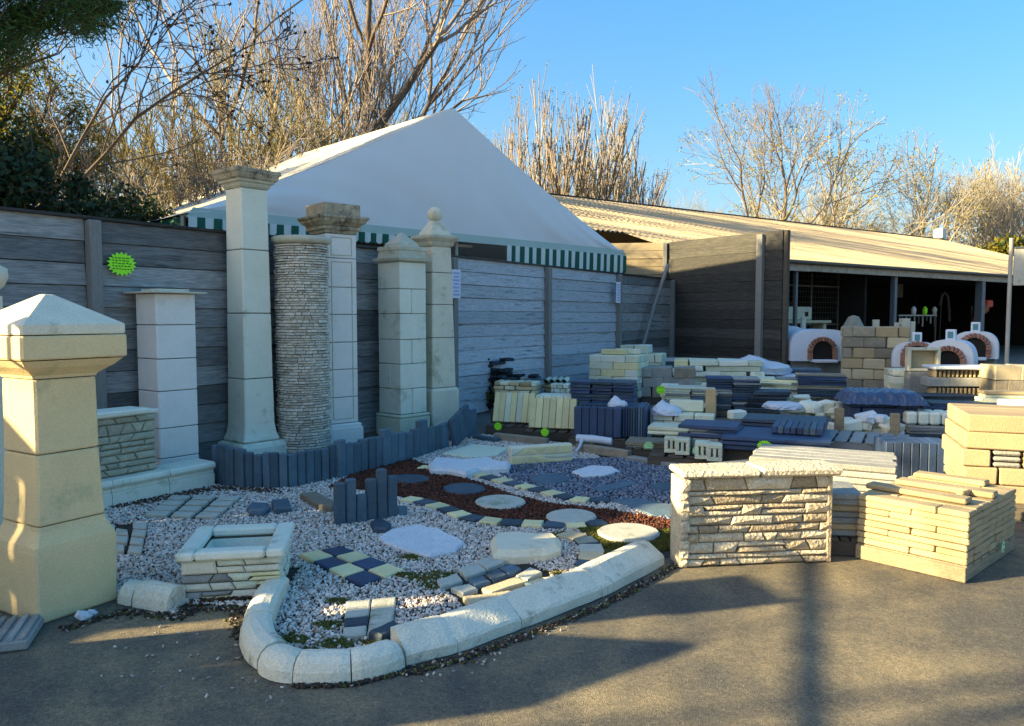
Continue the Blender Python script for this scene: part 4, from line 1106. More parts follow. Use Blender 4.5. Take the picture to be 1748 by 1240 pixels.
band('short edging of pavers bending towards the kerb through the moss', [(960, 908), (1000, 918), (1012, 935), (1008, 955), (1002, 970), (985, 985)], .16, 0, 80, mats=('sand', 'slate', 'disc'))

# ------------------------------------------------------------------ ribbed slab and chips by the pillar
rs = thing('ribbed_slab', 'ribbed grey concrete slab lying on the asphalt before the big pillar', 'slab', G(20, 1090), R(20))
piece('slab_body', (.62, .36, .045), M['greyst'], rs, (-.20, .0, 0), ch=.008, jit=.003)
for k in range(12): piece('rib', (.028, .34, .016), M['greyst'], rs, (-.48 + k * .051, 0, .044), ch=.005)
for (u, v, s, lb) in ((143, 1058, .05, 'larger white stone chip by the big pillar base'), (158, 1050, .032, 'smaller white stone chip by the big pillar base')):
    o = link('stone_chip', me_from([tuple(Vector(q) * s) for q in ICO[0]], [tuple(f) for f in ICO[1].tolist()], 'chip', [M['quartz']]), None, G(u, v) + Vector((0, 0, s * .4)), (.3, .5, .9), scale=(1, .7, .6)); tag(o, lb, 'stone chip')

# ------------------------------------------------------------------ timber and concrete edging at the back of the bed
for (x0, y0, x1, y1, h, mm, lb, w) in ((845, 752, 935, 762, .10, 'brown', 'brown concrete edging block behind the crazy-paving block', .08), (810, 750, 850, 756, .06, 'slat', 'dark low edging stone by the end of the palisade', .10),
                              (985, 771, 1075, 784, .10, 'brown', 'brown concrete edging block right of the crazy-paving block', .09), (1075, 786, 1240, 812, .05, 'greyst', 'long grey kerb at the back right corner of the bed', .12)):
    a, b = G(x0, y0), G(x1, y1); d = b - a
    o = piece('edging_block', (d.length, w, h), M[mm], None, (a + b) / 2, math.atan2(d.y, d.x), ch=.01, jit=.003); tag(o, lb, 'edging')

# ================================================================== LOOSE MATERIAL
blue_px = [(830, 802), (870, 795), (985, 785), (1100, 780), (1250, 800), (1200, 880), (1165, 905), (1110, 875), (1040, 858), (985, 850), (930, 836), (880, 822)]
blue = [tuple(p[:2]) for p in gp(blue_px)]
mul = [tuple(p[:2]) for p in gp(mulch_px)]
bedp = [tuple(p[:2]) for p in bed]
wall_px = [(172, 1000), (205, 1028), (300, 1050), (310, 1032), (440, 1036), (455, 1060), (462, 1095), (520, 1130), (600, 1128), (690, 1105), (780, 1075), (880, 1035), (1010, 985), (1110, 930), (1165, 905), (1165, 860),
           (985, 760), (820, 742), (740, 758), (650, 785), (575, 812), (495, 832), (425, 836), (370, 828), (172, 868)]
white = [tuple(p[:2]) for p in gp(wall_px)]
moss_px = [(985, 905), (1010, 890), (1060, 920), (1135, 905), (1165, 905), (1160, 935), (1120, 945), (1040, 950), (1020, 930)]
mossp = [tuple(p[:2]) for p in gp(moss_px)]
P0 = sample(white, .0158, HOLES + [mul, blue, mossp], seed=3)
rs_ = np.random.RandomState(5)
P0b = sample(white, .055, HOLES + [mul, blue, mossp], seed=33)
# thinner cover near the walls lets soil show
pn = [G(172, 868).xy, G(370, 830).xy]
dd = np.abs((P0[:, 1] - pn[0][1]) - (P0[:, 0] - pn[0][0]) * (pn[1][1] - pn[0][1]) / (pn[1][0] - pn[0][0]))
P0 = P0[(rs_.uniform(size=len(P0)) < np.clip(dd / .35, .12, .86))]
tag(link('white_gravel', pebbles('white_gravel', P0, .0098, [M['peb0'], M['peb1'], M['peb2'], M['peb3']], seed=2, weights=[3.4, 3.4, 2.4, 2.4], zj=.008)), 'loose white and grey gravel filling the display bed', kind='stuff')
tag(link('larger_pebbles', pebbles('larger_pebbles', P0b, .019, [M['peb0'], M['peb1'], M['peb3']], seed=22, weights=[3, 3, 1.5], zj=.006, flat=.55)), 'larger pebbles mixed into the white gravel', kind='stuff')
P1 = sample(blue, .030, HOLES, seed=4)
tag(link('blue_chippings', pebbles('blue_chippings', P1, .017, [M['chip0'], M['chip1'], M['chip2'], M['chip3']], seed=3, flat=.5, weights=[4, 3, 3, 1.2], zj=.008)), 'blue grey slate chippings at the back right of the bed', kind='stuff')
P2 = sample(mul, .022, HOLES + [mossp], seed=5)
tag(link('bark_mulch', pebbles('bark_mulch', P2, .015, [M['bark0'], M['bark1'], M['bark2'], M['bark3']], seed=4, flat=.45, weights=[3, 3, 2, 2], zj=.014, z=.004)), 'reddish brown bark mulch winding through the bed', kind='stuff')
# soil crumbs and leaves beside the kerb and pillar
def along(px, spread, n, seed):
    r = np.random.RandomState(seed); P_ = [G(u, v) for u, v in px]; out = []
    for _ in range(n):
        i = r.randint(len(P_) - 1); q = P_[i].lerp(P_[i + 1], r.uniform()); out.append((q.x + r.normal() * spread, q.y + r.normal() * spread))
    return np.array(out)
L1 = np.concatenate([along([(700, 1148), (790, 1125), (900, 1085), (1035, 1032), (1140, 975), (1170, 955)], .018, 800, 1), along([(110, 1075), (210, 1045), (300, 1056), (330, 1040), (425, 1040)], .022, 420, 2), along([(415, 1010), (400, 1060), (430, 1125)], .022, 260, 3), along([(505, 1172), (600, 1170), (700, 1146)], .009, 260, 4)])
tag(link('leaf_litter', pebbles('leaf_litter', L1, .011, [M['soil'], M['leafb'], M['moss'], M['peb3']], seed=8, flat=.3, weights=[8, 1, 1.5, .8])), 'dark crumbs of soil and leaves along the kerb', kind='stuff')
L2 = np.concatenate([along([(720, 1160), (800, 1135), (900, 1098), (960, 1070)], .05, 22, 12), along([(230, 1120), (300, 1150), (700, 1150), (250, 1060), (420, 1180)], .16, 46, 13)])
tag(link('scattered_pebbles', pebbles('scattered_pebbles', L2, .010, [M['peb3'], M['peb1'], M['greyst']], seed=9, flat=.4)), 'few pebbles strewn over the dark asphalt', kind='stuff')
# leaves left on the gravel near the palisade and the rubble wall
L3 = np.concatenate([along([(180, 868), (280, 852), (375, 835)], .06, 500, 21), along([(380, 835), (480, 842)], .05, 260, 22), along([(330, 1030), (430, 1020)], .03, 160, 23)])
tag(link('fallen_leaves', pebbles('fallen_leaves', L3, .012, [M['leafb'], M['bark1'], M['soil']], seed=10, flat=.3, z=.012)), 'brown fallen leaves on the gravel below the rubble wall', kind='stuff')
L4 = sample(white, .11, HOLES + [mul], seed=41)
tag(link('scattered_leaves', pebbles('scattered_leaves', L4, .011, [M['leafb'], M['soil'], M['moss']], seed=13, flat=.25, z=.014)), 'bits of leaf and dirt sprinkled over the white gravel', kind='stuff')
def blades(name, P_, hmax, mats, seed, label, w=.004, per=1):
    r = np.random.RandomState(seed); n = len(P_)
    ang = r.uniform(0, 2 * math.pi, n); h = hmax * r.uniform(.4, 1, n); ln = r.uniform(.2, .9, n) * h
    d = np.stack([np.cos(ang), np.sin(ang)], -1); s = np.stack([-d[:, 1], d[:, 0]], -1) * w
    z = np.zeros(n)
    V = np.stack([np.c_[P_ - s, z], np.c_[P_ + s, z], np.c_[P_ + d * ln[:, None] * .4, h * .7], np.c_[P_ + d * ln[:, None], h]], 1)
    V[:, 2, :2] += s * .8
    Fq = np.array([[0, 1, 2], [0, 2, 3]])[None] + (np.arange(n) * 4)[:, None, None]
    o = link(name, mesh_np(V.reshape(-1, 3), Fq.reshape(-1, 3), name, mats, np.repeat(r.randint(0, len(mats), n), 2)))
    return tag(o, label, kind='stuff')
PM = sample(mossp, .008, HOLES, seed=7)
blades('moss_and_grass', PM, .030, [M['grass'], M['moss']], 1, 'moss and short grass round the last stepping stones')
patches = [(748, 985, .07), (700, 955, .05), (720, 990, .05), (575, 1102, .05), (560, 1070, .04), (500, 1095, .05), (640, 1100, .04), (850, 897, .05), (960, 915, .05), (905, 990, .04), (1010, 905, .06), (690, 985, .03), (520, 1120, .05), (575, 1030, .03), (740, 1003, .05), (770, 996, .04), (955, 985, .05), (880, 943, .03), (1035, 950, .05)]
r_ = np.random.RandomState(31)
PP = np.concatenate([np.array([[G(u, v).x, G(u, v).y]]) + r_.normal(size=(420, 2)) * np.array([[s * .8, s * .55]]) for u, v, s in patches])
kk = inside(bedp, PP)
for h in HOLES: kk &= ~inside(h, PP)
blades('moss_tufts', PP[kk] , .030, [M['grass'], M['moss']], 2, 'patches of moss and weeds growing through the white gravel')
pm = pebbles('moss_cushions', PP[kk][::4], .012, [M['moss'], M['grass']], seed=12, flat=.6, z=.004)
tag(link('moss_cushions', pm), 'low moss cushions among the gravel', kind='stuff')

# ================================================================== STOCK YARD
def spot(u, vb, d, rz):
    f = G(u, vb); o = Vector((0, d / 2, 0)); o.rotate(Euler((0, 0, rz))); return f + o
def topz(v, y): return D(874, v, y).z
_pr = random.Random(99)
def pallet(w, d, c, rz, label, m='palletd', h=.12, nb=5, group='wooden pallets under the stock', over=.03):
    t = thing('pallet', label, 'pallet', (c[0], c[1], 0), rz, group)
    w += over; d += over
    for y in (-d / 2 + .05, 0, d / 2 - .05):
        piece('stringer', (round(w, 2), .09, h - .025), M[m], t, (0, y, 0), ch=.004, var=_pr.randint(0, 2))
    bw = round(w / nb * .8, 3)
    for k in range(nb):
        piece('deck_board', (bw, round(d, 2), .022), M[m], t, (-w / 2 + w * (k + .5) / nb, 0, h - .024), ch=.003, var=_pr.randint(0, 2), jit=.002)
    return t
def courses(name, label, cat, c, rz, w, d, z0, nl, lh, bx, by, mats, part='block', gap=.008, jit=.004, top_skip=0, seed=0, group=None, ch=.010, shift=.5, wob=.01, tops=None, cross=False):
    """coursed blocks on a pallet; only blocks on the outside or top are built"""
    r = random.Random(seed); t = thing(name, label, cat, (c[0], c[1], 0), rz, group)
    for L_ in range(nl):
        ax, ay = (by, bx) if (cross and L_ % 2) else (bx, by)
        nx = max(1, round(w / ax)); ny = max(1, round(d / ay)); sx, sy = w / nx, d / ny
        for j in range(ny):
            off = (shift * sx if ((L_ + (0 if not cross else j)) % 2 and nx > 1) else 0)
            xs = [-w / 2]
            if off: xs.append(-w / 2 + off)
            while xs[-1] < w / 2 - sx * 1.01: xs.append(xs[-1] + sx)
            if w / 2 - xs[-1] > .01: xs.append(w / 2)
            for i in range(len(xs) - 1):
                if L_ < nl - 1 and 0 < j < ny - 1 and 0 < i < len(xs) - 2: continue
                if L_ == nl - 1 and top_skip and r.random() < top_skip: continue
                wd = xs[i + 1] - xs[i]
                if wd < .02: continue
                mm = M[r.choice(mats) if isinstance(mats, (list, tuple)) else mats]
                piece(part, (round(wd - gap, 3), round(sy - gap, 3), round(lh - .004, 3)), mm, t,
                      ((xs[i] + xs[i + 1]) / 2 + r.uniform(-wob, wob), -d / 2 + sy * (j + .5) + r.uniform(-wob, wob), z0 + L_ * lh), R(r.uniform(-1, 1)), ch=ch, jit=jit, var=r.randint(0, 1))
    return t
def upright(name, label, c, rz, w, d, z0, h, n, mats, lean=0, group=None, seed=0, part='slab', hj=0, rows=1, cat='slabs'):
    """slabs standing on edge side by side; their thickness runs along local x"""
    r = random.Random(seed); t = thing(name, label, cat, (c[0], c[1], 0), rz, group); sw_ = w / n
    for q in range(rows):
        for k in range(n):
            mm = M[r.choice(mats) if isinstance(mats, (list, tuple)) else mats]
            piece(part, (round(sw_ - .005, 3), round(d / rows - .01, 2), round(h + r.uniform(-hj, 0), 2)), mm, t, (-w / 2 + sw_ * (k + .5), -d / 2 + d / rows * (q + .5) + r.uniform(-.008, .008), z0), 0, ch=.006, jit=.002, var=k % 2, rot=(R(lean), 0, 0))
    return t
def flats(name, label, c, rz, w, d, z0, n, lh, mats, seed=0, jx=.02, group=None, part='slab', nx=1, cat='slabs', jit=.004, skew=0, fan=0):
    r = random.Random(seed); t = thing(name, label, cat, (c[0], c[1], 0), rz, group)
    for L_ in range(n):
        for i in range(nx):
            mm = M[r.choice(mats) if isinstance(mats, (list, tuple)) else mats]
            piece(part, (round(w / nx - .01, 2), round(d - r.choice((0, .02)), 2), round(lh - .003, 3)), mm, t, (-w / 2 + w / nx * (i + .5) + r.uniform(-jx, jx) + fan * L_, r.uniform(-jx, jx), z0 + L_ * lh), R(r.uniform(-1, 1) * (2 + 60 * jx)), ch=.008, jit=jit, var=r.randint(0, 1))
    return t
def heap(name, label, c, rz, w, d, H, n, size, mats, seed=0, cat='stones', z0=.12, part='stone'):
    """loose pieces tumbled in a low mound"""
    r = random.Random(seed); t = thing(name, label, cat, (c[0], c[1], 0), rz)
    for k in range(n):
        a = r.uniform(-1, 1); b = r.uniform(-1, 1); hh = H * (1 - .55 * max(abs(a), abs(b)) ** 2) * ((k + 1) / n) ** .5
        s = [x * r.uniform(.7, 1.2) for x in size]
        piece(part, (round(s[0], 2), round(s[1], 2), round(s[2], 2)), M[r.choice(mats)], t, (a * w / 2, b * d / 2, z0 + max(0, hh - s[2])), 0, ch=.015, jit=.012, var=k % 3, rot=(R(r.uniform(-12, 12)), R(r.uniform(-12, 12)), R(r.uniform(-60, 60))))
    return t
def draped(name, label, c, rz, w, d, pts, m, seed=0, amp=.03, nx=22, ny=14, skirt=.18, cat='plastic sheet'):
    """crumpled sheet over goods: pts(x, y) gives the height below it"""
    rs = np.random.RandomState(seed); V, Fc = [], []
    ph = rs.uniform(0, 6, 8); fr = rs.uniform(4, 13, 8)
    for j in range(ny + 1):
        for i in range(nx + 1):
            x = (i / nx - .5); y = (j / ny - .5)
            cr = sum(math.sin(fr[k] * 2 * (x * math.cos(ph[k]) + y * math.sin(ph[k])) * 3 + ph[k]) for k in range(8)) / 8 * amp * 1.6
            V.append((x * w + rs.uniform(-.3, .3) * w / nx * .6, y * d + rs.uniform(-.3, .3) * d / ny * .6, pts(x, y) + cr + rs.uniform(-.2, .2) * amp))
    for j in range(ny):
        for i in range(nx):
            a = j * (nx + 1) + i; Fc.append((a, a + 1, a + nx + 2, a + nx + 1))
    o = link(name, me_from(V, Fc, name, [M[m]]), None, (c[0], c[1], 0), (0, 0, rz))
    return tag(o, label, cat)
def lump(name, label, c, z, size, m, seed=0, cat='plastic sheet', peak=0, rz=0, amp=.10, crease=.35):
    rs = np.random.RandomState(seed); bm = bmesh.new(); bmesh.ops.create_icosphere(bm, subdivisions=4, radius=1)
    ph = rs.uniform(0, 6, (9, 3)); dr = rs.normal(size=(9, 3)) * 3.2
    for v in bm.verts:
        p = v.co.copy(); w = 0
        for k in range(9): w += (1 - abs(math.sin(p.x * dr[k][0] + p.y * dr[k][1] + p.z * dr[k][2] + ph[k][0]))) ** 2 * crease
        w = (w / 3 - .4) * amp
        q = Vector([math.copysign(abs(x) ** .75, x) for x in p]) * (1 + w)
        if peak and q.z > 0: q.z *= 1 + peak * max(0, 1 - math.hypot(q.x + .25, q.y) * 1.6)
        q.z = max(q.z, -.25)
        v.co = Vector((q.x * size[0], q.y * size[1], q.z * size[2]))
    me = bpy.data.meshes.new(name); bm.to_mesh(me); bm.free(); me.materials.append(M[m])
    o = link(name, me, None, (c[0], c[1], z), (0, 0, rz)); return tag(o, label, cat)
def star_tag(name, label, pos, rz, r=.05, m='tagp', lines=3, cat='price tag', sx=1.0):
    """starburst card with handwriting strokes"""
    n = 18; V = []; rr_ = random.Random(label)
    rad = [r * (1.12 if k % 2 else .86) for k in range(2 * n)]
    for y in (0, .003):
        V += [(rad[k] * sx * math.cos(math.pi * k / n), y, rad[k] * math.sin(math.pi * k / n)) for k in range(2 * n)]
    N_ = 2 * n
    Fc = [tuple(range(N_)), tuple(reversed(range(N_, 2 * N_)))] + [(k, N_ + k, N_ + (k + 1) % N_, (k + 1) % N_) for k in range(N_)]
    t = thing(name, label, cat, pos, rz)
    link('card', me_from(V, Fc, 'card', [M[m]]), t)
    for k in range(lines):
        z = r * (.5 - 1.0 * k / max(1, lines - 1)) if lines > 1 else 0
        x = -r * .7 * sx
        while x < r * .6 * sx:
            w = rr_.uniform(.12, .35) * r; piece('ink_stroke', (round(w, 3), .002, round(r * .10, 3)), M['ink'], t, (x + w / 2, -.002, z + rr_.uniform(-.03, .03) * r), ch=.0005); x += w + r * .09
    return t
g0_ = fence.location
def on_fence(u, v, off=.04):
    d = D(u, v, 1.0) - Vector((0, 0, CAMH)); d = Vector((d.x, d.y, d.z))
    # intersect with the fence plane
    o_ = Vector((0, 0, CAMH)); p_ = fz(1.15) + FN * off; tt = (p_ - o_).dot(FN) / d.dot(FN); return o_ + d * tt
star_tag('price_star', 'large fluorescent green starburst price card pinned high on the fence', on_fence(208, 451, .07), FA, r=.108, m='tag', lines=5, sx=1.25)
t = thing('paper_notice', 'white paper notice pinned to the fence post right of the ball finial column', 'notice', on_fence(777, 485, .13), FA)
piece('sheet', (.21, .006, .44), M['paper'], t, (0, -.02, -.22), ch=.001)
for k in range(7): piece('print_block', (.13 if k % 2 else .16, .002, .03), M['inkb'], t, (.0, -.026, -.18 + k * .055), ch=.0005)
t = thing('paper_notice', 'narrow bluish notice on the right-hand fence post near the striped valance corner', 'notice', on_fence(1054, 500, .13), FA)
piece('sheet', (.20, .006, .45), M['paper'], t, (0, -.02, -.22), ch=.001)
for k in range(7): piece('print_block', (.13, .002, .035), M['inkb'], t, (.0, -.026, -.18 + k * .055), ch=.0005)

Y1 = R(-16)
# front row of pallets
c = spot(868, 742, .5, Y1); pallet(.62, .5, c, Y1, 'dark pallet under the leftmost pair of pale slab stacks'); upright('leaning_slabs', 'leftmost leaning row of pale yellow-green slabs', c, Y1, .58, .16, .12, .42, 7, ['yellow', 'green'], lean=-20, seed=1)
b_ = c + Vector((.06, .45, 0)); courses('brick_stack', 'small stack of pinkish cream bricks just behind the leftmost leaning slabs', 'bricks', b_, Y1, .62, .34, .30, 6, .062, .17, .17, ['warm', 'sand', 'green'], part='brick', seed=2)
pallet(.66, .4, b_, Y1, 'raised dark pallet behind the leftmost leaning slabs', h=.29)
c = spot(940, 752, .6, Y1); pallet(.72, .6, c, Y1, 'dark pallet under the yellow slabs'); upright('leaning_slabs', 'leaning row of yellower slabs, second from the left in the front row', c + Vector((-.05, -.12, 0)), Y1, .62, .16, .12, .40, 7, ['yellow'], lean=-18, seed=3)
upright('leaning_slabs', 'cream slabs standing edge-on behind the yellower leaning row', c + Vector((.1, .22, 0)), Y1, .66, .34, .12, .42, 12, ['green', 'pale'], seed=4)
c = spot(1032, 765, .62, Y1); pallet(.86, .62, c, Y1, 'dark pallet under the upright navy slabs'); 
upright('navy_slabs', 'row of broad navy slabs standing upright at the front of the yard', c + Vector((-.16, -.22, 0)), Y1, .58, .12, .13, .36, 6, ['navy'], seed=5)
upright('navy_slabs', 'thin navy slabs standing edge-on right of the broad upright ones', c + Vector((.26, .0, 0)), Y1, .46, .62, .13, .37, 15, ['navy', 'slat', 'slate', 'slat'], seed=6, hj=.02)
upright('navy_slabs', 'second row of navy slabs just behind the broad upright ones', c + Vector((-.10, .10, 0)), Y1, .50, .26, .13, .37, 9, ['navy', 'slate'], seed=61)
c2 = c + Vector((.02, .62, 0)); flats('slate_stack', 'dark slate stack standing behind the upright navy slabs', c2, Y1, .84, .5, .12, 15, .042, ['slate', 'navy'], seed=7, nx=3, jx=.008); pallet(.86, .5, c2, Y1, 'dark pallet under the tall slate stack')
lump('plastic_sheet', 'small peaked scrap of white plastic on the upright navy slabs', c + Vector((.10, -.08, 0)), .50, (.13, .09, .06), 'plastic', 3, peak=1.2, amp=.25)
pr = D(984, 748, 9.0)
o = tube_obj('plastic_roll', [(0, 0, 0), (.2, -.02, .0), (.42, -.03, -.02)], .045, M['plastic'], None, 8); o.location = (pr.x, 8.95, .16); o.rotation_euler.z = Y1; tag(o, 'rolled white plastic sleeve lying before the upright navy slabs', 'plastic roll')
o = tube_obj('plastic_strip', [(0, 0, 0), (-.03, -.08, -.07), (-.09, -.16, -.13)], [.03, .02, .015], M['plastic'], None, 5); o.location = (pr.x + .06, 8.9, .16); tag(o, 'torn strip hanging from the white plastic sleeve', 'plastic strip')
# dark pile at the fence
c = spot(866, 704, .5, Y1)
for (dx, tp, w, n, lb, ms) in ((-.24, 612, .46, 15, 'tall tottering pile of blackish slate blocks against the fence', ['black', 'slate', 'black']), (.24, 640, .5, 12, 'lower pile of bluish slate blocks beside the blackish pile', ['black', 'slate', 'slat', 'greyst'])):
    H_ = topz(tp, c.y - .2); lh = (H_ - .05) / n; cc_ = c + Vector((dx, .0, 0))
    t = thing('slate_pile', lb, 'slate pile', (cc_.x, cc_.y, 0), Y1); r = random.Random(int(tp))
    for L_ in range(n):
        for i in range(3):
            if L_ > n - 4 and r.random() < .35: continue
            piece('slate_block', (round(w / 3 * r.uniform(.75, 1.1), 2), round(r.uniform(.25, .42), 2), round(lh * r.uniform(.75, .98), 3)), M[r.choice(ms)], t, (-w / 2 + w / 3 * (i + .5) + r.uniform(-.03, .03), r.uniform(-.05, .05), .05 + L_ * lh), 0, ch=.01, jit=.008, var=i % 2, rot=(R(r.uniform(-3, 3)), R(r.uniform(-3, 3)), R(r.uniform(-14, 14))))
# cream brick stacks
c = spot(1045, 690, .8, R(-25)); H_ = topz(607, c.y - .4); pallet(.95, .8, c, R(-25), 'pallet under the tallest cream block stack by the fence')
courses('block_stack', 'tall stack of cream blocks by the fence with square block ends showing', 'blocks', c, R(-25), .92, .78, .12, 6, (H_ - .12) / 6, .46, .115, ['green', 'yellow', 'pale'], seed=8)
for k in range(2): 
    o = piece('cream_block', (.5, .11, .10), M['green' if k else 'yellow'], None, (c.x - .1 + .28 * k, c.y - .1 + .18 * k, H_ + .002), R(-25), ch=.012); tag(o, 'loose cream block lying on top of the tall stack, ' + ('rear one' if k else 'front one'), 'block')
c = spot(1092, 672, .8, R(-20)); H_ = topz(590, c.y - .4)
courses('block_stack', 'rear cream block stack rising behind the tallest one', 'blocks', c, R(-20), .86, .7, .12, 5, (H_ - .12) / 5, .28, .20, ['green', 'pale'], seed=9, top_skip=.25); pallet(.86, .7, c, R(-20), 'pallet under the rear cream block stack')
# yellow boards / posts
c = spot(962, 700, .5, R(-10)); H_ = topz(655, c.y)
flats('board_stack', 'untidy stack of yellowish stone lengths left of the cream block stack', c, R(-10), .75, .4, .12, 7, (H_ - .12) / 7, ['yellow', 'sand', 'brown'], seed=10, jx=.06, nx=1)
for k in range(4):
    o = tube_obj('round_log', [(0, 0, 0), (.05, .3, 0), (.1, .6, 0)], .045, M['green'], None, 10); o.location = (c.x - .35 + .105 * k, c.y - .25, H_ + .05); tag(o, 'round pale stone log on the yellowish stack, number %s from left' % ('one two three four'.split()[k]), 'stone log', 'round pale stone logs')
c = spot(966, 712, .3, R(-10)); courses('brick_stack', 'short row of white-green bricks before the yellowish stack', 'bricks', c, R(-10), .50, .3, .30, 3, .075, .10, .3, ['pale', 'green'], part='brick', seed=11)
flats('slate_stack', 'low dark slate stack under the white-green bricks', c + Vector((.3, .0, 0)), R(-10), .95, .34, .0, 7, .043, ['slate', 'black'], seed=12)
# brown slabs, cream slabs
c = spot(1130, 690, .7, R(-14)); H_ = topz(628, c.y - .35)
courses('rough_block_stack', 'low stack of brown rough blocks right of the cream stacks', 'blocks', c, R(-14), 1.15, .7, .12, 3, (H_ - .12) / 3, .38, .35, ['brown', 'greyst'], seed=13, jit=.012, wob=.03, top_skip=.1); pallet(1.15, .7, c, R(-14), 'pallet under the brown rough blocks')
c = spot(1142, 655, .6, R(-10)); H_ = topz(612, c.y - .3)
flats('slab_stack', 'bluish grey slab stack in the corner by the dark screen', c, R(-10), .9, .6, .12, 6, (H_ - .12) / 6, ['slat', 'quartz'], seed=14, jx=.03)
c = spot(1225, 682, .9, R(-12)); H_ = topz(616, c.y - .45)
courses('slab_stack', 'wide heap of pale cream slabs before the tall dark screen', 'slabs', c, R(-12), 1.65, .9, .12, 6, (H_ - .12) / 6, .52, .9, ['green', 'pale', 'yellow'], seed=15, wob=.05, jit=.008, top_skip=.35, part='slab'); pallet(1.6, .9, c, R(-12), 'pallet under the wide heap of pale cream slabs')
lump('plastic_sheet', 'big crumpled white plastic sheet over the slabs below the dark screen', c + Vector((.85, .1, 0)), .52, (.62, .5, .2), 'plastic', 5, peak=.75, rz=R(-12), amp=.3)
lump('plastic_sheet', 'lower fold of white plastic trailing right of the big crumpled sheet', c + Vector((1.42, -.15, 0)), .34, (.42, .38, .14), 'plastic', 6, rz=R(-20), amp=.3)
flats('slab_stack', 'pale slabs showing under the big white plastic sheet', c + Vector((1.0, .1, 0)), R(-12), 1.0, .8, .0, 7, .055, ['green', 'pale'], seed=151)
# middle: slate layers
for i, (u, v, tp, w, d, n, mats, lb) in enumerate([
    (1178, 712, 662, .80, .5, 10, ['slat', 'greyst', 'green'], 'green-grey slate stack behind the white upright block'),
    (1250, 712, 645, .85, .5, 13, ['slate', 'navy', 'greyst'], 'layered dark slate stack right of the white upright block'),
    (1298, 716, 668, .55, .45, 11, ['slate', 'black'], 'slipping stack of black slates leaning to the right'),
    (1325, 688, 646, .9, .5, 8, ['greyst', 'green', 'pale'], 'low pale slab stack below the white plastic sheet'),
    (1404, 692, 640, .82, .55, 13, ['slate', 'navy', 'brown'], 'tall purplish slate stack left of the shrink-wrapped blocks'),
    (1372, 672, 630, .7, .5, 9, ['navy', 'slat'], 'blue slab stack at the foot of the tall dark screen'),
    (1620, 712, 676, .9, .5, 6, ['slate', 'black'], 'dark slate stack behind the row of mint blocks'),
    (1655, 730, 690, 1.0, .5, 8, ['navy', 'slate'], 'wide navy stack right of the row of mint blocks'),
    (1585, 745, 724, .7, .5, 5, ['navy', 'slate'], 'small navy slab stack between mint blocks and tan blocks'),
    (1590, 690, 664, .7, .4, 6, ['slat', 'slate'], 'grey-green slab stack below the comb-shaped slats')]):
    rz = R(-14); c = spot(u, v, d, rz); H_ = topz(tp, c.y - d / 2); z0 = .12
    flats('slate_stack', lb, c, rz, w, d, z0, n, max(.015, (H_ - z0) / n), mats, seed=30 + i, jx=.02 if i != 2 else .01, nx=2 if i in (0, 1, 3) else 1, fan=.018 if i == 2 else 0)
    pallet(w, d, c, rz, 'pallet under the ' + ' '.join(lb.split()[:9]), m='palletd')
c = spot(1318, 706, .3, R(-30)); flats('stone_strips', 'fanned cream stone strips lying on slates in mid yard', c, R(-30), .6, .2, .42, 4, .03, ['green', 'yellow'], seed=50, jx=.06)
for (u, v, tp, w, d, mats, lb) in ((1228, 700, 650, .7, .4, ['green', 'pale'], 'cream slab stack rising between the layered slate stacks in mid yard'), (1352, 712, 676, .5, .35, ['pale', 'yellow'], 'short cream slab stack right of the slipping black slates'), (1450, 722, 690, .45, .35, ['pale', 'green'], 'pale block pile just left of the blue plastic-wrapped load')):
    c = spot(u, v, d, R(-18)); H_ = topz(tp, c.y - d / 2); courses('slab_stack', lb, 'slabs', c, R(-18), w, d, .10, 5, (H_ - .1) / 5, .3, .35, mats, seed=int(u), wob=.03, jit=.01, top_skip=.3, part='slab')
# white block group
c = spot(1165, 762, .6, Y1); H_ = topz(708, c.y - .3)
courses('block_stack', 'low stack of pale blocks behind the hollow blocks', 'blocks', c, Y1, .74, .55, .12, 3, (H_ - .12) / 3, .25, .28, ['pale', 'green'], seed=51, top_skip=.2)
pallet(.76, .56, c, Y1, 'pallet under the low pale blocks')
o = piece('white_upright_block', (.13, .13, .34), M['warm'], None, (c.x + .33, c.y - .02, H_ - .05), Y1, ch=.012); tag(o, 'white block standing upright like a short post in mid yard', 'block')
o = piece('white_block', (.42, .12, .14), M['green'], None, (c.x + .04, c.y + .05, H_), Y1, ch=.012); tag(o, 'long pale block lying left of the upright white block', 'block')
lump('plastic_sheet', 'bluish plastic sheet folded over the low pale blocks', c + Vector((-.24, -.06, 0)), H_ + .0, (.20, .22, .09), 'plastic', 8, peak=.8, rz=R(-12), amp=.35)
c4 = D(1258, 708, c.y - .1); o = piece('white_block', (.22, .14, .12), M['pale'], None, (c4.x, c4.y, topz(711, c.y) - .03), R(20), ch=.02, jit=.006); tag(o, 'small white block with three holes lying on navy slabs', 'block')
c5 = spot(1142, 705, .3, Y1); flats('stone_strips', 'few white-green bricks by a dark gap in mid yard', c5, Y1, .3, .25, .12, 5, .07, ['green', 'pale'], seed=52, jx=.02)
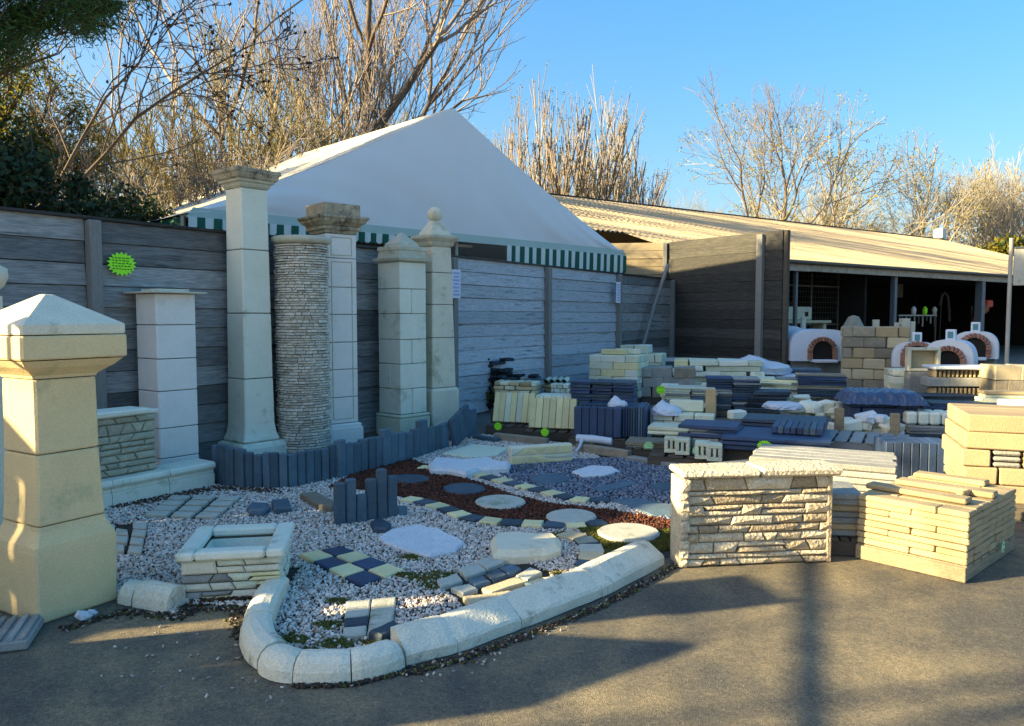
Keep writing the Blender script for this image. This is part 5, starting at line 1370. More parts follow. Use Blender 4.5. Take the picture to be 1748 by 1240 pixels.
# hollow blocks
def hollow(label, x, y, z, rz, s=(.2, .2, .17), m='green'):
    t = thing('hollow_block', label, 'block', (x, y, z), rz, 'hollow blocks at the edge of the pallets')
    w, d, h = s; e = .04
    piece('block_wall', (w, d, e), M[m], t, (0, 0, 0), ch=.005); piece('block_wall', (w, d, e), M[m], t, (0, 0, h - e), ch=.005)
    for sx in (-1, 0, 1): piece('block_web', (.03 if sx == 0 else e, d, h - 2 * e - .002), M[m], t, (sx * (w / 2 - e / 2), 0, e + .001), ch=.004)
for k, (u, v, lb) in enumerate([(1150, 772, 'leftmost grey-green hollow block'), (1169, 776, 'second hollow block from the left'), (1203, 784, 'third hollow block, right of the dark gap'), (1224, 788, 'rightmost hollow block before the wooden crate')]):
    q = G(u, v + 22); hollow(lb + ' in the front row of the yard', q.x, q.y + .1, .13, Y1, s=(.15, .2, .17))
c = spot(1185, 800, .5, Y1); pallet(.95, .45, c, Y1, 'dark pallet carrying the hollow blocks'); c = spot(1188, 798, .4, Y1)
flats('greyish_slabs', 'grey-green slabs lying on the hollow blocks', c + Vector((-.05, .15, 0)), Y1, .9, .35, .31, 2, .045, ['green', 'greyst'], seed=53, nx=2)
flats('weathered_boards', 'brownish weathered boards left of the hollow blocks', spot(1108, 782, .4, Y1), Y1, .55, .4, .10, 3, .025, ['brown', 'palletd'], seed=54, jx=.04)
pallet(.5, .4, spot(1105, 784, .4, Y1), Y1, 'dark pallet under the weathered boards')
# big navy slabs on wooden crate
YN = R(-24)
c = spot(1318, 812, .9, YN); cr_ = thing('wooden_crate', 'dark wooden crate carrying the navy slabs', 'crate', (c.x, c.y, 0), YN)
for y in (-.36, .36): piece('crate_side', (.98, .03, .17), M['palletd'], cr_, (0, y, .06), ch=.005)
for x in (-.47, .47): piece('crate_side', (.03, .69, .17), M['palletd'], cr_, (x, 0, .06), ch=.005)
for x in (-.4, 0, .4): piece('foot_block', (.12, .7, .055), M['pallet'], cr_, (x, 0, 0), ch=.005)
flats('navy_slab_stack', 'broad navy slabs stacked on the wooden crate', c, YN, 1.06, .9, .235, 3, .045, ['navy'], seed=55, nx=1, jx=.012)
upright('navy_slabs', 'short navy slabs on edge along the right of the crate stack', c + Vector((.27, .12, 0)), YN, .5, .6, .375, .065, 8, ['navy', 'slat'], seed=56)
flats('navy_slab_stack', 'navy slabs on green-grey blocks left of the crate', c + Vector((-.62, .32, 0)), YN, .62, .5, .30, 3, .045, ['navy'], seed=57, jx=.02)
courses('block_stack', 'grey-green blocks under the left navy slabs', 'blocks', c + Vector((-.62, .32, 0)), YN, .6, .5, .0, 2, .148, .3, .25, ['greyst', 'green'], seed=58)
flats('navy_slab_stack', 'navy slabs at the back right of the crate stack', c + Vector((.35, .75, 0)), YN, .9, .6, .12, 7, .045, ['navy', 'slate'], seed=59, jx=.01)
# wrapped rock, posts and pallet frame
c = spot(1400, 735, .6, R(-14)); 
H4 = topz(686, c.y - .2)
for k, (dx, sz, wd) in enumerate(((-.36, .10, 'leftmost'), (-.12, .13, 'second'), (.14, .14, 'third'), (.38, .11, 'rightmost'))):
    lump('wrapped_stone', wd + ' of the four pale plastic-wrapped stones between the navy slabs and the blue wrap', c + Vector((dx, -.05 - dx * .2, 0)), H4 - .13, (.155, .22, sz), 'pale', 40 + k, cat='wrapped stone', amp=.25, rz=.3 * k)
lump('plastic_sheet', 'white plastic trailing left of the pale wrapped stones', c + Vector((-.50, .0, 0)), .30, (.28, .25, .08), 'plastic', 47, amp=.3)
heap('stone_heap', 'rounded pale stones under the draped plastic', c, R(-14), .8, .4, .30, 14, (.2, .18, .14), ['pale', 'green'], seed=60)
c = spot(1478, 770, .5, R(-14))
heap('stone_heap', 'rough white-green stones held between two timber posts', c, R(-14), .74, .35, .36, 20, (.2, .15, .12), ['pale', 'quartz', 'cream'], seed=61)
courses('block_stack', 'beige base blocks under the rough white-green stones', 'blocks', c, R(-14), .7, .4, .0, 1, .12, .22, .2, ['sand'], seed=62)
for (u, vt, vb, lb) in ((1432, 697, 752, 'left short timber post of the stone crate'), (1527, 706, 762, 'right short timber post of the stone crate')):
    yq = c.y - .28; q = D(u, 740, yq); z1_ = topz(vt, yq)
    o = piece('timber_post', (.10, .07, z1_), M['pallet'], None, (q.x, yq, 0), R(-14), ch=.006); tag(o, lb, 'post')
# blue wrapped pallet
c = spot(1510, 748, .75, R(-14)); H_ = topz(672, c.y - .37)
pallet(.95, .7, c, R(-14), 'pallet under the blue plastic-wrapped load')
courses('wrapped_blocks', 'navy blocks under the blue plastic wrap', 'blocks', c, R(-14), .84, .6, .12, 3, (H_ - .18) / 3, .28, .3, ['navy'], seed=63)
draped('blue_plastic_wrap', 'shiny blue plastic wrap over the load behind the right timber post', c, R(-14), 1.02, .82, lambda x, y: H_ + .01 - .16 * max(0, (max(abs(x), abs(y)) - .38) / .12) ** 1.5, 'bluewrap', 12, .015, 26, 20)
# empty pallet, mint row, blue box
pallet(.85, .8, spot(1472, 800, .8, R(-28)), R(-28), 'empty grey pallet with gaps between its boards in mid yard', m='palletg', h=.28, nb=6)
c = spot(1605, 752, .3, R(-12)); H_ = topz(704, c.y - .15)
courses('mint_blocks', 'neat row of six mint-green blocks with rounded tops', 'blocks', c, R(-12), .84, .40, H_ - .17, 1, .17, .14, .40, ['pale'], seed=64, ch=.025, wob=.003)
flats('slab_stack', 'dark support stack under the mint blocks', c, R(-12), .8, .4, .0, 5, (H_ - .175) / 5, ['greyst', 'slate'], seed=65, jx=.01)
c = spot(1570, 822, .45, R(-10)); H_ = topz(756, c.y - .2)
upright('navy_slab_block', 'big boxy block of tightly packed navy slabs in front of the tan blocks', c, R(-10), .62, .42, .0, H_ , 8, ['navy'], seed=66)
# tan blocks at right
TZ = R(-20); c = spot(1722, 905, .62, TZ); H_ = topz(722, c.y - .4)
bh = (H_ - .12) / 4
cc = Vector((4.34, 6.25, 0)); bh = (.82 - .12) / 5
tb = thing('tan_block_stack', 'big stack of tan blocks half lit by the sun at the right edge', 'blocks', cc, TZ)
pallet(1.25, .9, cc, TZ, 'pallet under the big tan block stack', m='palletd')
rt = random.Random(5)
for L_, segs in enumerate([[(-.6, -.1), (-.09, .28), (.29, .62)], [(-.6, -.36), (-.35, .16), (.17, .62)], [(-.62, -.41), (-.40, -.20), (-.19, -.02), (-.01, .60)], [(-.60, .04), (.05, .62)], [(-.585, .62)]]):
    for (a, b) in segs:
        for j in range(3):
            if L_ == 2 and a == -.40 and j == 0:
                for q in range(3): piece('thin_stone', (b - a - .01, .26, bh / 3 - .006), M['greyst'], tb, ((a + b) / 2, -.28 + j * .29, .12 + L_ * bh + q * bh / 3), ch=.012, jit=.004)
                continue
            piece('block', (round(b - a - .008, 3), .28, round(bh - .006, 3)), M['tan'], tb, ((a + b) / 2, -.28 + j * .29, .12 + L_ * bh), ch=.01, jit=.003, var=(L_ + j) % 2)
c = cc + Vector((.95, .75, 0)); flats('slab_stack', 'pale slabs lying behind the tan block stack at the right edge', c, TZ, 1.2, .8, .0, 12, .065, ['pale', 'quartz', 'sand'], seed=67, nx=2)
c = spot(1740, 790, .8, TZ); 
# shrink-wrapped beige blocks
WZ = R(-22); c = spot(1492, 678, .9, WZ); H_ = topz(558, c.y - .5)
pallet(1.25, .9, c, WZ, 'pallet under the shrink-wrapped beige blocks')
courses('beige_block_stack', 'tall shrink-wrapped stack of beige blocks before the shed', 'blocks', c, WZ, 1.22, .85, .12, 6, (H_ - .12) / 6, .40, .28, ['tan', 'sand', 'brown'], seed=68, ch=.02, jit=.008)
draped('clear_wrap', 'crumpled clear wrap clinging to the right of the beige block stack', c + Vector((.52, -.12, 0)), WZ, .5, .9, lambda x, y: H_ - .16 - .45 * max(0, x + .1) - .35 * max(0, -y - .1), 'plastic', 14, .03, 14, 14)
c = spot(1572, 690, .6, R(-12)); H_ = topz(632, c.y - .3)
courses('block_stack', 'green-tinted rough block stack right of the wrapped beige blocks', 'blocks', c, R(-12), .98, .6, .12, 4, (H_ - .12) / 4, .35, .3, ['green', 'pale'], seed=69, jit=.01); pallet(.98, .6, c, R(-12), 'pallet under the green-tinted rough blocks')
# comb-like slats
cb = thing('slatted_balusters', 'two tiers of pale comb-like balusters strapped between grey boards', 'balusters', spot(1655, 705, .5, R(-6)), R(-6))
for k, z in enumerate((.28, .58)):
    for i in range(16): piece('baluster', (.035, .3, .12), M['warm'], cb, (-.5 + i * .068, 0, z + .0), ch=.008)
    piece('support_board', (1.25, .34, .16 if k == 0 else .15), M['greyst'], cb, (0, 0, z - .17 if k == 0 else z - .155), ch=.01)
piece('top_board', (1.45, .5, .06), M['quartz'], cb, (.15, 0, .71), ch=.015)
piece('corner_tie', (.05, .3, .62), M['warm'], cb, (.62, -.02, .1), ch=.008)
c = spot(1742, 712, .5, R(-6)); courses('rough_block_stack', 'rough beige blocks with arched opening at the right edge of the yard', 'blocks', c, R(-6), .8, .5, .1, 3, .24, .4, .5, ['sand', 'brown'], seed=70, jit=.01)
c = spot(1722, 728, .5, R(-10)); flats('stone_strips', 'cream curved stone strips thrown on a pale block by the right edge', c, R(-10), .62, .3, .30, 4, .05, ['warm', 'green'], seed=71, jx=.05)
courses('block_stack', 'yellowish block base under the cream curved strips', 'blocks', c + Vector((.15, .1, 0)), R(-10), .95, .5, .0, 2, .148, .5, .5, ['yellow', 'green'], seed=72)
flats('slate_stack', 'teal dark slab between the balusters and navy stack', spot(1640, 702, .4, R(-10)), R(-10), .6, .4, .0, 6, .05, ['slat'], seed=73)

# grey plank stack behind the ledge stone wall
c = spot(1395, 868, .75, R(-27)); H_ = .40
pallet(1.2, .8, c, R(-27), 'pallet under the grey stone boards')
st = thing('grey_board_stack', 'broad stack of bluish grey stone boards behind the ledge stone wall', 'stone boards', (c.x, c.y, 0), R(-27))
for L_ in range(5):
    for j in range(5):
        if L_ < 4 and 0 < j < 4: continue
        piece('stone_board', (1.14, .148, .052), M['greyst'], st, (_pr.uniform(-.02, .02), -.31 + j * .155, .12 + L_ * .055), ch=.01, jit=.003, var=j % 2)
st2 = thing('grey_board_stack', 'narrow run of pale grey stone boards reaching left behind the ledge stone wall', 'stone boards', spot(1310, 860, .3, R(24)), R(24))
for L_ in range(6):
    for j in range(2): piece('stone_board', (1.15, .15, .052), M['greyst'], st2, (_pr.uniform(-.02, .02), -.08 + j * .16, .0 + L_ * .055), ch=.01, jit=.003, var=j % 2)
# weathered slabs between wall and warm pallet
c = spot(1441, 948, .5, R(-12)); pallet(.30, .5, c, R(-12), 'dark pallet under the weathered slabs between wall and warm blocks')
flats('weathered_slab_stack', 'narrow stack of weathered brown slabs between ledge stone wall and warm block pallet', c, R(-12), .27, .46, .12, 7, .042, ['brown', 'greyst', 'tan'], seed=75, jx=.012, jit=.005)

# warm block pallet on the right
pc = G(1650, 995); er = Vector((.74, .67, 0)).normalized(); el = Vector((-.67, .74, 0)).normalized()
Lr, Ll = .97, .66
cen = pc + er * Lr / 2 + el * Ll / 2; wz = math.atan2(er.y, er.x)
wp = thing('pallet', 'sunlit pallet under the warm yellow block stack at the right', 'pallet', cen, wz, 'wooden pallets under the stock')
for y in (-Ll / 2 + .05, 0, Ll / 2 - .05): piece('stringer', (.97, .09, .075), M['pallet'], wp, (0, y, 0), ch=.004)
piece('side_board', (.02, Ll - .002, .09), M['pallet'], wp, (-.485 - .011, 0, .0), ch=.004)
for k in range(7): piece('deck_board', (.11, Ll, .02), M['pallet'], wp, (-.43 + k * .143, 0, .077), ch=.003, jit=.002, var=k % 2)
ws = thing('warm_block_stack', 'sunlit stack of long warm yellow blocks on the right-hand pallet', 'blocks', cen, wz)
rb_ = random.Random(17)
n7 = 7; bw_ = Lr / n7; lh = .041
for L_ in range(8):
    for i in range(n7):
        for (a, b) in ([(0, .33), (.33, .66)] if (L_ + i) % 3 == 0 else [(0, .18), (.18, .66)] if (L_ + i) % 3 == 1 else [(0, .46), (.46, .66)]):
            if L_ == 7 and rb_.random() < .06: continue
            piece('long_block', (round(bw_ - .006, 3), round(b - a - .005, 3), lh - .003), M['warm'], ws, (-Lr / 2 + bw_ * (i + .5) + rb_.uniform(-.004, .004), -Ll / 2 + (a + b) / 2 + rb_.uniform(-.004, .004), .10 + L_ * lh), R(rb_.uniform(-.8, .8)), ch=.006, jit=.0025, var=rb_.randint(0, 3))
zt_ = .10 + 8 * lh
for (x, y, ln, a, w_) in ((.05, -.02, .60, 1.5, .12), (-.25, .05, .62, -1.0, .11), (.40, .06, .46, 2, .12)):
    piece('long_block', (w_, ln, .036), M['warm'], ws, (x, y, zt_), R(a), ch=.008, jit=.003)
o = piece('stone_offcut', (.09, .05, .035), M['tan'], None, cen + er * -.05 - el * .16 + Vector((0, 0, zt_ + .002)), .6, ch=.008, jit=.008); tag(o, 'small rough offcut lying on the warm block stack', 'stone')
tp_ = pc + er * .60; star_tag('price_tag', 'faded green tag hanging on the right side of the warm block pallet', (tp_.x + .02, tp_.y - .02, .10), math.atan2(er.y, er.x), r=.035, m='tagp', lines=2, sx=.8)

# ------------------------------------------------------------------ ledge stone wall panel (sunlit)
a = G(1167, 970); b = G(1420, 960); d = b - a; wl = d.length; wa = math.atan2(d.y, d.x)
lw = thing('ledge_stone_wall', 'sunlit display wall of split ledge stones with rough coping at the edge of the asphalt', 'wall', a, wa)
wh = .575; wt = .20
piece('wall_core', (wl - .05, wt - .06, wh - .01), M['joint'], lw, (wl / 2, wt / 2 + .005, 0), ch=.005)
rubble(lw, 0.02, wl, .02, 0, wh, M['ledge'], seed=88, part='ledge_stone', th=.05, rh=(.024, .078), rw=(.08, .34), jitter=.013, mats=[M['ledge'], M['ledge'], M['ledgelt'], M['ledgelt']], proud=.018, gap=.006)
side = link('side_wall', cbox(.05, wt - .01, wh - .004, .004).copy(), lw, (.0, wt / 2, 0)); side.data.materials.clear(); side.data.materials.append(M['ledgelt'])
rq = random.Random(4); zq = 0
while zq < wh - .02:
    h = min(rq.uniform(.04, .09), wh - zq); piece('quoin_stone', (round(rq.uniform(.05, .065), 3), .21, round(h - .005, 3)), M['ledgelt'], lw, (.008, .095, zq), ch=.012, jit=.006, var=rq.randint(0, 2)); zq += h
side2 = link('side_wall', cbox(.03, wt - .01, wh - .004, .004).copy(), lw, (wl - .018, wt / 2, 0)); side2.data.materials.clear(); side2.data.materials.append(M['ledge'])
piece('coping_stone', (wl * .52, .27, .045), M['ledgelt'], lw, (wl * .23, .10, wh + .002), ch=.014, jit=.006)
piece('coping_stone', (wl * .55, .27, .048), M['ledgelt'], lw, (wl * .775, .105, wh + .003), R(-.8), ch=.014, jit=.006, var=1)

# price tags on pallets
for (u, v, m_, lb) in ((850, 728, 'tag', 'green tag below the leftmost leaning slabs'), (930, 738, 'tag', 'green tag below the yellower leaning slabs'), (1010, 750, 'tag', 'green tag below the upright navy slabs'),
                       (1107, 762, 'tagp', 'pale green tag before the weathered boards'), (1191, 770, 'tagp', 'pale green tag below the hollow blocks'), (1305, 762, 'tag', 'green tag on the wooden crate of navy slabs')):
    for y_ in [(0)]:
        yv = {850: 10.15, 930: 9.62, 1010: 9.12, 1107: 8.45, 1191: 7.85, 1305: 7.58}[u]
        q = D(u, v, yv)
        star_tag('price_tag', 'small ' + lb, q, Y1 if u != 1305 else YN, r=.052 if u != 1305 else .055, m=m_, lines=3, sx=1.0 if u != 1305 else 1.25)
q = D(1128, 666, 12.2); star_tag('price_tag', 'tiny green tag in the dark gap in mid yard', q, Y1, r=.07, m='tag', lines=2)

# ------------------------------------------------------------------ ovens
def oven(x, y, rz, w, d, H, label, base=.55, arch=.26, chim=True):
    t = thing('brick_arched_oven', label, 'oven', (x, y, 0), rz, 'white rendered wood ovens')
    n = 18; hw = w / 2; V, Fc = [], []
    prof = []
    for k in range(n + 1):
        a = math.pi * k / n; prof.append((hw * math.copysign(abs(math.cos(a)) ** .6, math.cos(a)), base + (H - base) * (.35 + .65 * math.sin(a) ** .85)))
    prof = [(hw, base)] + prof + [(-hw, base)]
    segs = [(-d / 2, 1.0, 1), (d * .1, 1.02, 1), (d * .35, .85, .92), (d / 2, .55, .75)]
    m_ = len(prof)
    for (yy, sx, sz) in segs:
        V += [(px * sx, yy, base + (pz_ - base) * sz) for px, pz_ in prof]
    for i in range(len(segs) - 1):
        for k in range(m_ - 1):
            a_ = i * m_ + k; Fc.append((a_, a_ + 1, a_ + 1 + m_, a_ + m_))
    Fc += [tuple(range(m_)), tuple(reversed(range((len(segs) - 1) * m_, len(segs) * m_)))]
    link('dome', me_from(V, Fc, 'dome', [M['oven']], smooth=False), t)
    piece('stand', (w * .9, d * .8, base - .01), M['greyst'], t, (0, .05, 0), ch=.02)
    piece('hearth_shelf', (arch * 2.2, .3, .06), M['oven'], t, (0, -d / 2 - .14, base - .02), ch=.01)
    nb = 11
    for k in range(nb):
        a = math.pi * (k + .5) / nb
        piece('arch_brick', (arch * math.pi / nb * .95, .12, .09), M['brick'], t, (math.cos(a) * arch, -d / 2 - .035, base + .22 + math.sin(a) * arch), ch=.006, rot=(0, math.pi / 2 - a, 0), var=k % 2)
    for s in (-1, 1):
        for q in range(3): piece('arch_brick', (.09, .12, .065), M['brick'], t, (s * (arch + .045), -d / 2 - .035, base + .04 + q * .07), ch=.006)
    Vm = [(arch * .97 * math.cos(a), 0, arch * .97 * math.sin(a) + .2) for a in np.linspace(0, math.pi, 12)] + [(-arch * .97, 0, 0), (arch * .97, 0, 0)]
    link('oven_mouth', me_from(Vm + [(x_, .02, z_) for x_, _, z_ in Vm], [tuple(range(14)), tuple(reversed(range(14, 28)))] + [(i, 14 + i, 14 + (i + 1) % 14, (i + 1) % 14) for i in range(14)], 'mouth', [M['dark']]), t, (0, -d / 2 - .03, base + .02))
    if chim:
        piece('chimney', (.16, .16, .24), M['oven'], t, (0, -d * .25, H - .05), ch=.01)
        piece('chimney_mouth', (.09, .01, .12), M['teal'], t, (0, -d * .25 - .082, H + .03), ch=.002)
q = D(1392, 600, 17.0); oven(q.x, 17.2, R(-2), 1.35, 1.2, topz(562, 17), 'white oven with brick arch left of the wrapped beige blocks', base=.62, arch=.22, chim=False)
q = D(1350, 600, 17.6); oven(q.x - .1, 18.2, R(-2), 1.1, 1.1, topz(556, 18), 'white oven shell partly hidden behind the tall dark screen', chim=False)
q = D(1582, 600, 14.5); oven(q.x, 14.9, R(-24), .85, .9, topz(585, 14.5), 'white oven with brick arch half hidden behind the grey-green blocks', base=.62, arch=.2)
q = D(1622, 600, 14.2); oven(q.x + .1, 14.3, R(-38), .8, .9, topz(580, 14.2), 'front white oven with tall narrow brick arch', base=.55, arch=.2)
q = D(1662, 595, 15.5); oven(q.x + .1, 15.6, R(-34), .8, .9, topz(566, 15.5), 'rear white oven with narrow brick arch nearest the shed corner post', base=.75, arch=.2)
fr = thing('hollow_surround', 'small square grey frame standing before the white ovens', 'frame', (D(1575, 610, 13.6).x, 13.6, 0), R(-10))
for (x, z, w, h) in ((-.24, .62, .05, .42), (.24, .62, .05, .42), (0, .62, .43, .05), (0, .99, .43, .05)): piece('frame_side', (w, .2, h), M['capl'], fr, (x, 0, z), ch=.008)
piece('frame_back', (.43, .03, .32), M['sand'], fr, (0, .1, .67), ch=.005); piece('frame_stand', (.5, .3, .61), M['greyst'], fr, (0, 0, 0), ch=.01)
for (u, tp, w) in ((1461, 545, .7), (1600, 552, .5)):
    pass
sp = D(1460, 555, 18.5); o = lathe('sand_heap', [(0, 1.35), (.55, .95), (.95, .45), (topz(541, 18.5), .12), (topz(540, 18.5) + .02, .02)], M['brown'], None, n=20); o.location = (sp.x, 18.6, 0); tag(o, 'brown heap of sand rising behind the wrapped beige blocks', 'sand heap')
for i, (u, w) in enumerate(((1371, .1), (1495, .12), (1531, .09), (1544, .18), (1556, .12))):
    z = topz(541 + (i * 5) % 12, 17.8); q = D(u, 560, 17.8); o = piece('chimney_pot', (w, w, z), M['capl'], None, (q.x, 17.8, 0), 0, ch=.01)
    tag(o, ('short pale flue post above the left oven', 'white flue post right of the brown sand heap', 'small pale flue post left of the shed middle post', 'wide low flue block beside the shed middle post', 'pale flue post at the foot of the shed middle post')[i], 'post')

# ================================================================== TREES
def bare_lines(seed, H, r0, stems=1, spread=.35, levels=4, kids=(7, 6, 5, 4), upright_=.25, start=.25, lean=(0, 0), rmin=.006, len_f=(.55, .5, .5, .45), wig=.16, top_taper=.25, base_spread=.0):
    r = random.Random(seed); rn = np.random.RandomState(seed)
    out = {k: [] for k in range(levels + 1)}; tips = []
    def grow(p, d, L_, rad, lvl):
        n = 6 if lvl == 0 else 5 if lvl == 1 else 4 if lvl == 2 else 3
        pts = [p]; dirs = [d]; dd = d
        for i in range(n):
            dd = dd + rn.normal(size=3) * wig * (1.0 if lvl < 3 else 1.3); dd[2] += upright_ * (.5 if lvl else .1)
            dd /= np.linalg.norm(dd); pts.append(pts[-1] + dd * L_ / n); dirs.append(dd)
        rads = np.linspace(rad, max(rad * top_taper, rmin), n + 1)
        out[lvl].append((np.array(pts), rads, 6 if lvl == 0 else 5 if lvl == 1 else 3))
        if lvl == levels: tips.append(pts[-1]); return
        k_ = kids[min(lvl, len(kids) - 1)]
        for q in range(k_):
            t = start + (1 - start) * (q + r.random()) / k_ if lvl == 0 else .2 + .8 * (q + r.random()) / k_
            i = min(int(t * n), n - 1); f = t * n - i
            bp_ = pts[i] * (1 - f) + pts[i + 1] * f; bd = dirs[i + 1]
            perp = rn.normal(size=3); perp -= perp.dot(bd) * bd; perp /= np.linalg.norm(perp) + 1e-9
            sp = spread * r.uniform(.7, 1.4)
            nd = bd * math.cos(sp) + perp * math.sin(sp); nd /= np.linalg.norm(nd)
            rr_ = (rads[i] * (1 - f) + rads[i + 1] * f)
            grow(bp_, nd, L_ * len_f[min(lvl, 3)] * r.uniform(.7, 1.25) * (1.15 - .5 * t), max(rmin * 1.3, rr_ * .55), lvl + 1)
    for s in range(stems):
        a = 2 * math.pi * (s + r.random() * .6) / stems
        sp = base_spread * r.uniform(.4, 1.2) if stems > 1 else 0
        d = np.array([math.cos(a) * sp + lean[0], math.sin(a) * sp + lean[1], 1.0]); d /= np.linalg.norm(d)
        grow(np.array([math.cos(a) * .2 * (stems > 1), math.sin(a) * .2 * (stems > 1), -.1]), d, H * r.uniform(.8, 1.0), r0 * r.uniform(.7, 1), 0)
    return out, np.array(tips)
def fork_lines(seed, L0, r0, depth=8, ang=(.30, .55), ratio=.80, rr=.68, up=.10, stems=1, base_spread=0, wig=.10, kids=(2, 2, 3), rmin=.008, lean=(0, 0), side=1, clear=0):
    """tree whose limbs keep forking: an airy rounded crown"""
    r = random.Random(seed); rn = np.random.RandomState(seed)
    out = {k: [] for k in range(depth + 1)}; tips = []
    def go(p, d, L_, rad, k):
        n = 4 if k < 2 else 3 if k < 5 else 2
        pts = [p]; dd = d.copy()
        for i in range(n):
            dd = dd + rn.normal(size=3) * wig; dd[2] += up * (1 if k else .3); dd /= np.linalg.norm(dd); pts.append(pts[-1] + dd * L_ / n)
        r1 = max(rmin, rad * .8)
        out[k].append((np.array(pts), np.linspace(max(rad, rmin), r1, n + 1), 7 if k < 2 else 5 if k < 4 else 3))
        if k >= depth: tips.append(pts[-1]); return
        m = r.choice(kids); a0 = r.uniform(0, 2 * math.pi)
        perp = np.cross(dd, [.3, .2, 1.0] if abs(dd[2]) < .9 else [1.0, .2, .1]); perp /= np.linalg.norm(perp); q2 = np.cross(dd, perp)
        for j in range(m):
            a = a0 + 2 * math.pi * j / m + r.uniform(-.5, .5); an = r.uniform(*ang) * (.55 if j == 0 and m > 1 else 1.1)
            nd = dd * math.cos(an) + (perp * math.cos(a) + q2 * math.sin(a)) * math.sin(an)
            go(pts[-1], nd, L_ * ratio * r.uniform(.75, 1.2), max(rmin, rad * rr * (1.15 if j == 0 else .85)), k + 1)
        if side and k >= 1 and k < depth - 1:
            for _ in range(side):
                i = r.randint(1, n - 1) if n > 1 else 1; a = r.uniform(0, 6.28); an = r.uniform(.5, 1.0)
                nd = dd * math.cos(an) + (perp * math.cos(a) + q2 * math.sin(a)) * math.sin(an)
                go(pts[i], nd, L_ * ratio * r.uniform(.5, .8), max(rmin, rad * .4), min(depth, k + 3))
    for s_ in range(stems):
        a = 2 * math.pi * (s_ + r.random() * .6) / stems; sp = base_spread * r.uniform(.5, 1.2)
        d = np.array([math.cos(a) * sp + lean[0], math.sin(a) * sp + lean[1], 1.0]); d /= np.linalg.norm(d)
        go(np.array([math.cos(a) * .15 * (stems > 1), math.sin(a) * .15 * (stems > 1), -.1]), d, L0 * (1 if stems == 1 else r.uniform(.8, 1.1)), r0 * (1 if stems == 1 else r.uniform(.7, 1)), 0)
    return out, np.array(tips)
_tree = {}
def tree(name, label, x, y, key, scale=1.0, rz=0.0, twig='twig', buds=None, budn=0, budsize=.05, cat='tree', group=None, **kw):
    kk = (key, twig, buds)
    if kk not in _tree:
        fk = kw.get('fork'); kw2 = {a: b for a, b in kw.items() if a != 'fork'}
        out, tips = (fork_lines if fk else bare_lines)(key, **kw2)
        lv = sorted(out); ns = 4 if fk else 2
        tr = [l for k in lv[:ns] for l in out[k]]; cr = [l for k in lv[ns:] for l in out[k]]
        V, Fq = tubes(tr); m1 = mesh_np(V, Fq, 'trunk', [M['barkt'] if twig == 'twig' else M[twig]], smooth=True)
        V, Fq = tubes(cr); m2 = mesh_np(V, Fq, 'crown', [M[twig]])
        m3 = None
        if buds:
            rn = np.random.RandomState(key); P_ = tips[rn.randint(0, len(tips), budn)] + rn.normal(size=(budn, 3)) * .12
            m3 = leafcloud(P_, budsize, [M[buds]], key)
        _tree[kk] = (m1, m2, m3)
    m1, m2, m3 = _tree[kk]
    t = thing(name, label, cat, (x, y, 0), rz, group); t.scale = (scale,) * 3
    link('trunk', m1, t); tag(link('branches', m2, t), None, kind='stuff')
    if m3: tag(link('buds', m3, t), None, kind='stuff')
    return t
def leafcloud(P_, size, mats, seed, asp=.5, tri=False):
    r = np.random.RandomState(seed); n = len(P_)
    Rm = rot_mats(n, r); s = size * r.uniform(.6, 1.4, n)
    q = np.array([[-1, 0, 0], [0, -asp, .15], [1, 0, 0], [0, asp, .15]])
    V = np.einsum('nij,kj->nki', Rm, q) * s[:, None, None] + P_[:, None, :]
    Fq = np.arange(4 * n).reshape(n, 4)
    return mesh_np(V.reshape(-1, 3), Fq, 'leaves', mats, r.randint(0, len(mats), n))
def leafy(name, label, x, y, z, rad, n, size, mats, seed, cat='tree', clumps=60, trunk_h=None, asp=.5, dens=.28, group=None, twigs=True, lr=1.0):
    """evergreen: trunk and limbs reaching to leaf clumps spread through an uneven crown"""
    r = np.random.RandomState(seed); t = thing(name, label, cat, (x, y, 0), 0, group)
    rad = np.array(rad)
    C_ = r.normal(size=(clumps, 3)); C_ /= np.linalg.norm(C_, axis=1)[:, None]; C_ *= (r.uniform(.25, 1, clumps) ** .5)[:, None] * rad * r.uniform(.8, 1.12, (clumps, 1)); C_[:, 2] += z
    C_ = C_[C_[:, 2] > .3]
    tr = [(np.array([[0, 0, -.1], [rad[0] * .03, 0, z * .5], [0, rad[1] * .04, z]]), np.array([.16, .12, .06]) * max(.5, rad[2] / 2.5), 6)]
    limbs = []
    for c in C_:
        s = np.array([0, 0, max(.3, min(z + rad[2] * .2, c[2] * .75))]); mid = (s + c) / 2 + r.normal(size=3) * .08 * rad
        limbs.append((np.stack([s, mid, c]), np.array([.045, .025, .010]) * lr, 4))
        if twigs:
            for _ in range(4):
                e = c + r.normal(size=3) * dens * rad * .9; limbs.append((np.stack([mid * .3 + c * .7, (c + e) / 2 + r.normal(size=3) * .05, e]), np.array([.014, .008, .004]), 3))
    V, Fq = tubes(tr); link('trunk', mesh_np(V, Fq, 'trunk', [M['barkt']], smooth=True), t)
    V, Fq = tubes(limbs); tag(link('limbs', mesh_np(V, Fq, 'limbs', [M['barkt']]), t), None, kind='stuff')
    k = r.randint(0, len(C_), n); P_ = C_[k] + r.normal(size=(n, 3)) * dens * rad * r.uniform(.5, 1.0, (len(C_), 1))[k]
    tag(link('crown', leafcloud(P_, size, mats, seed, asp), t), None, kind='stuff')
    return t
def px_at(u, y): return (u - CX) / F * y

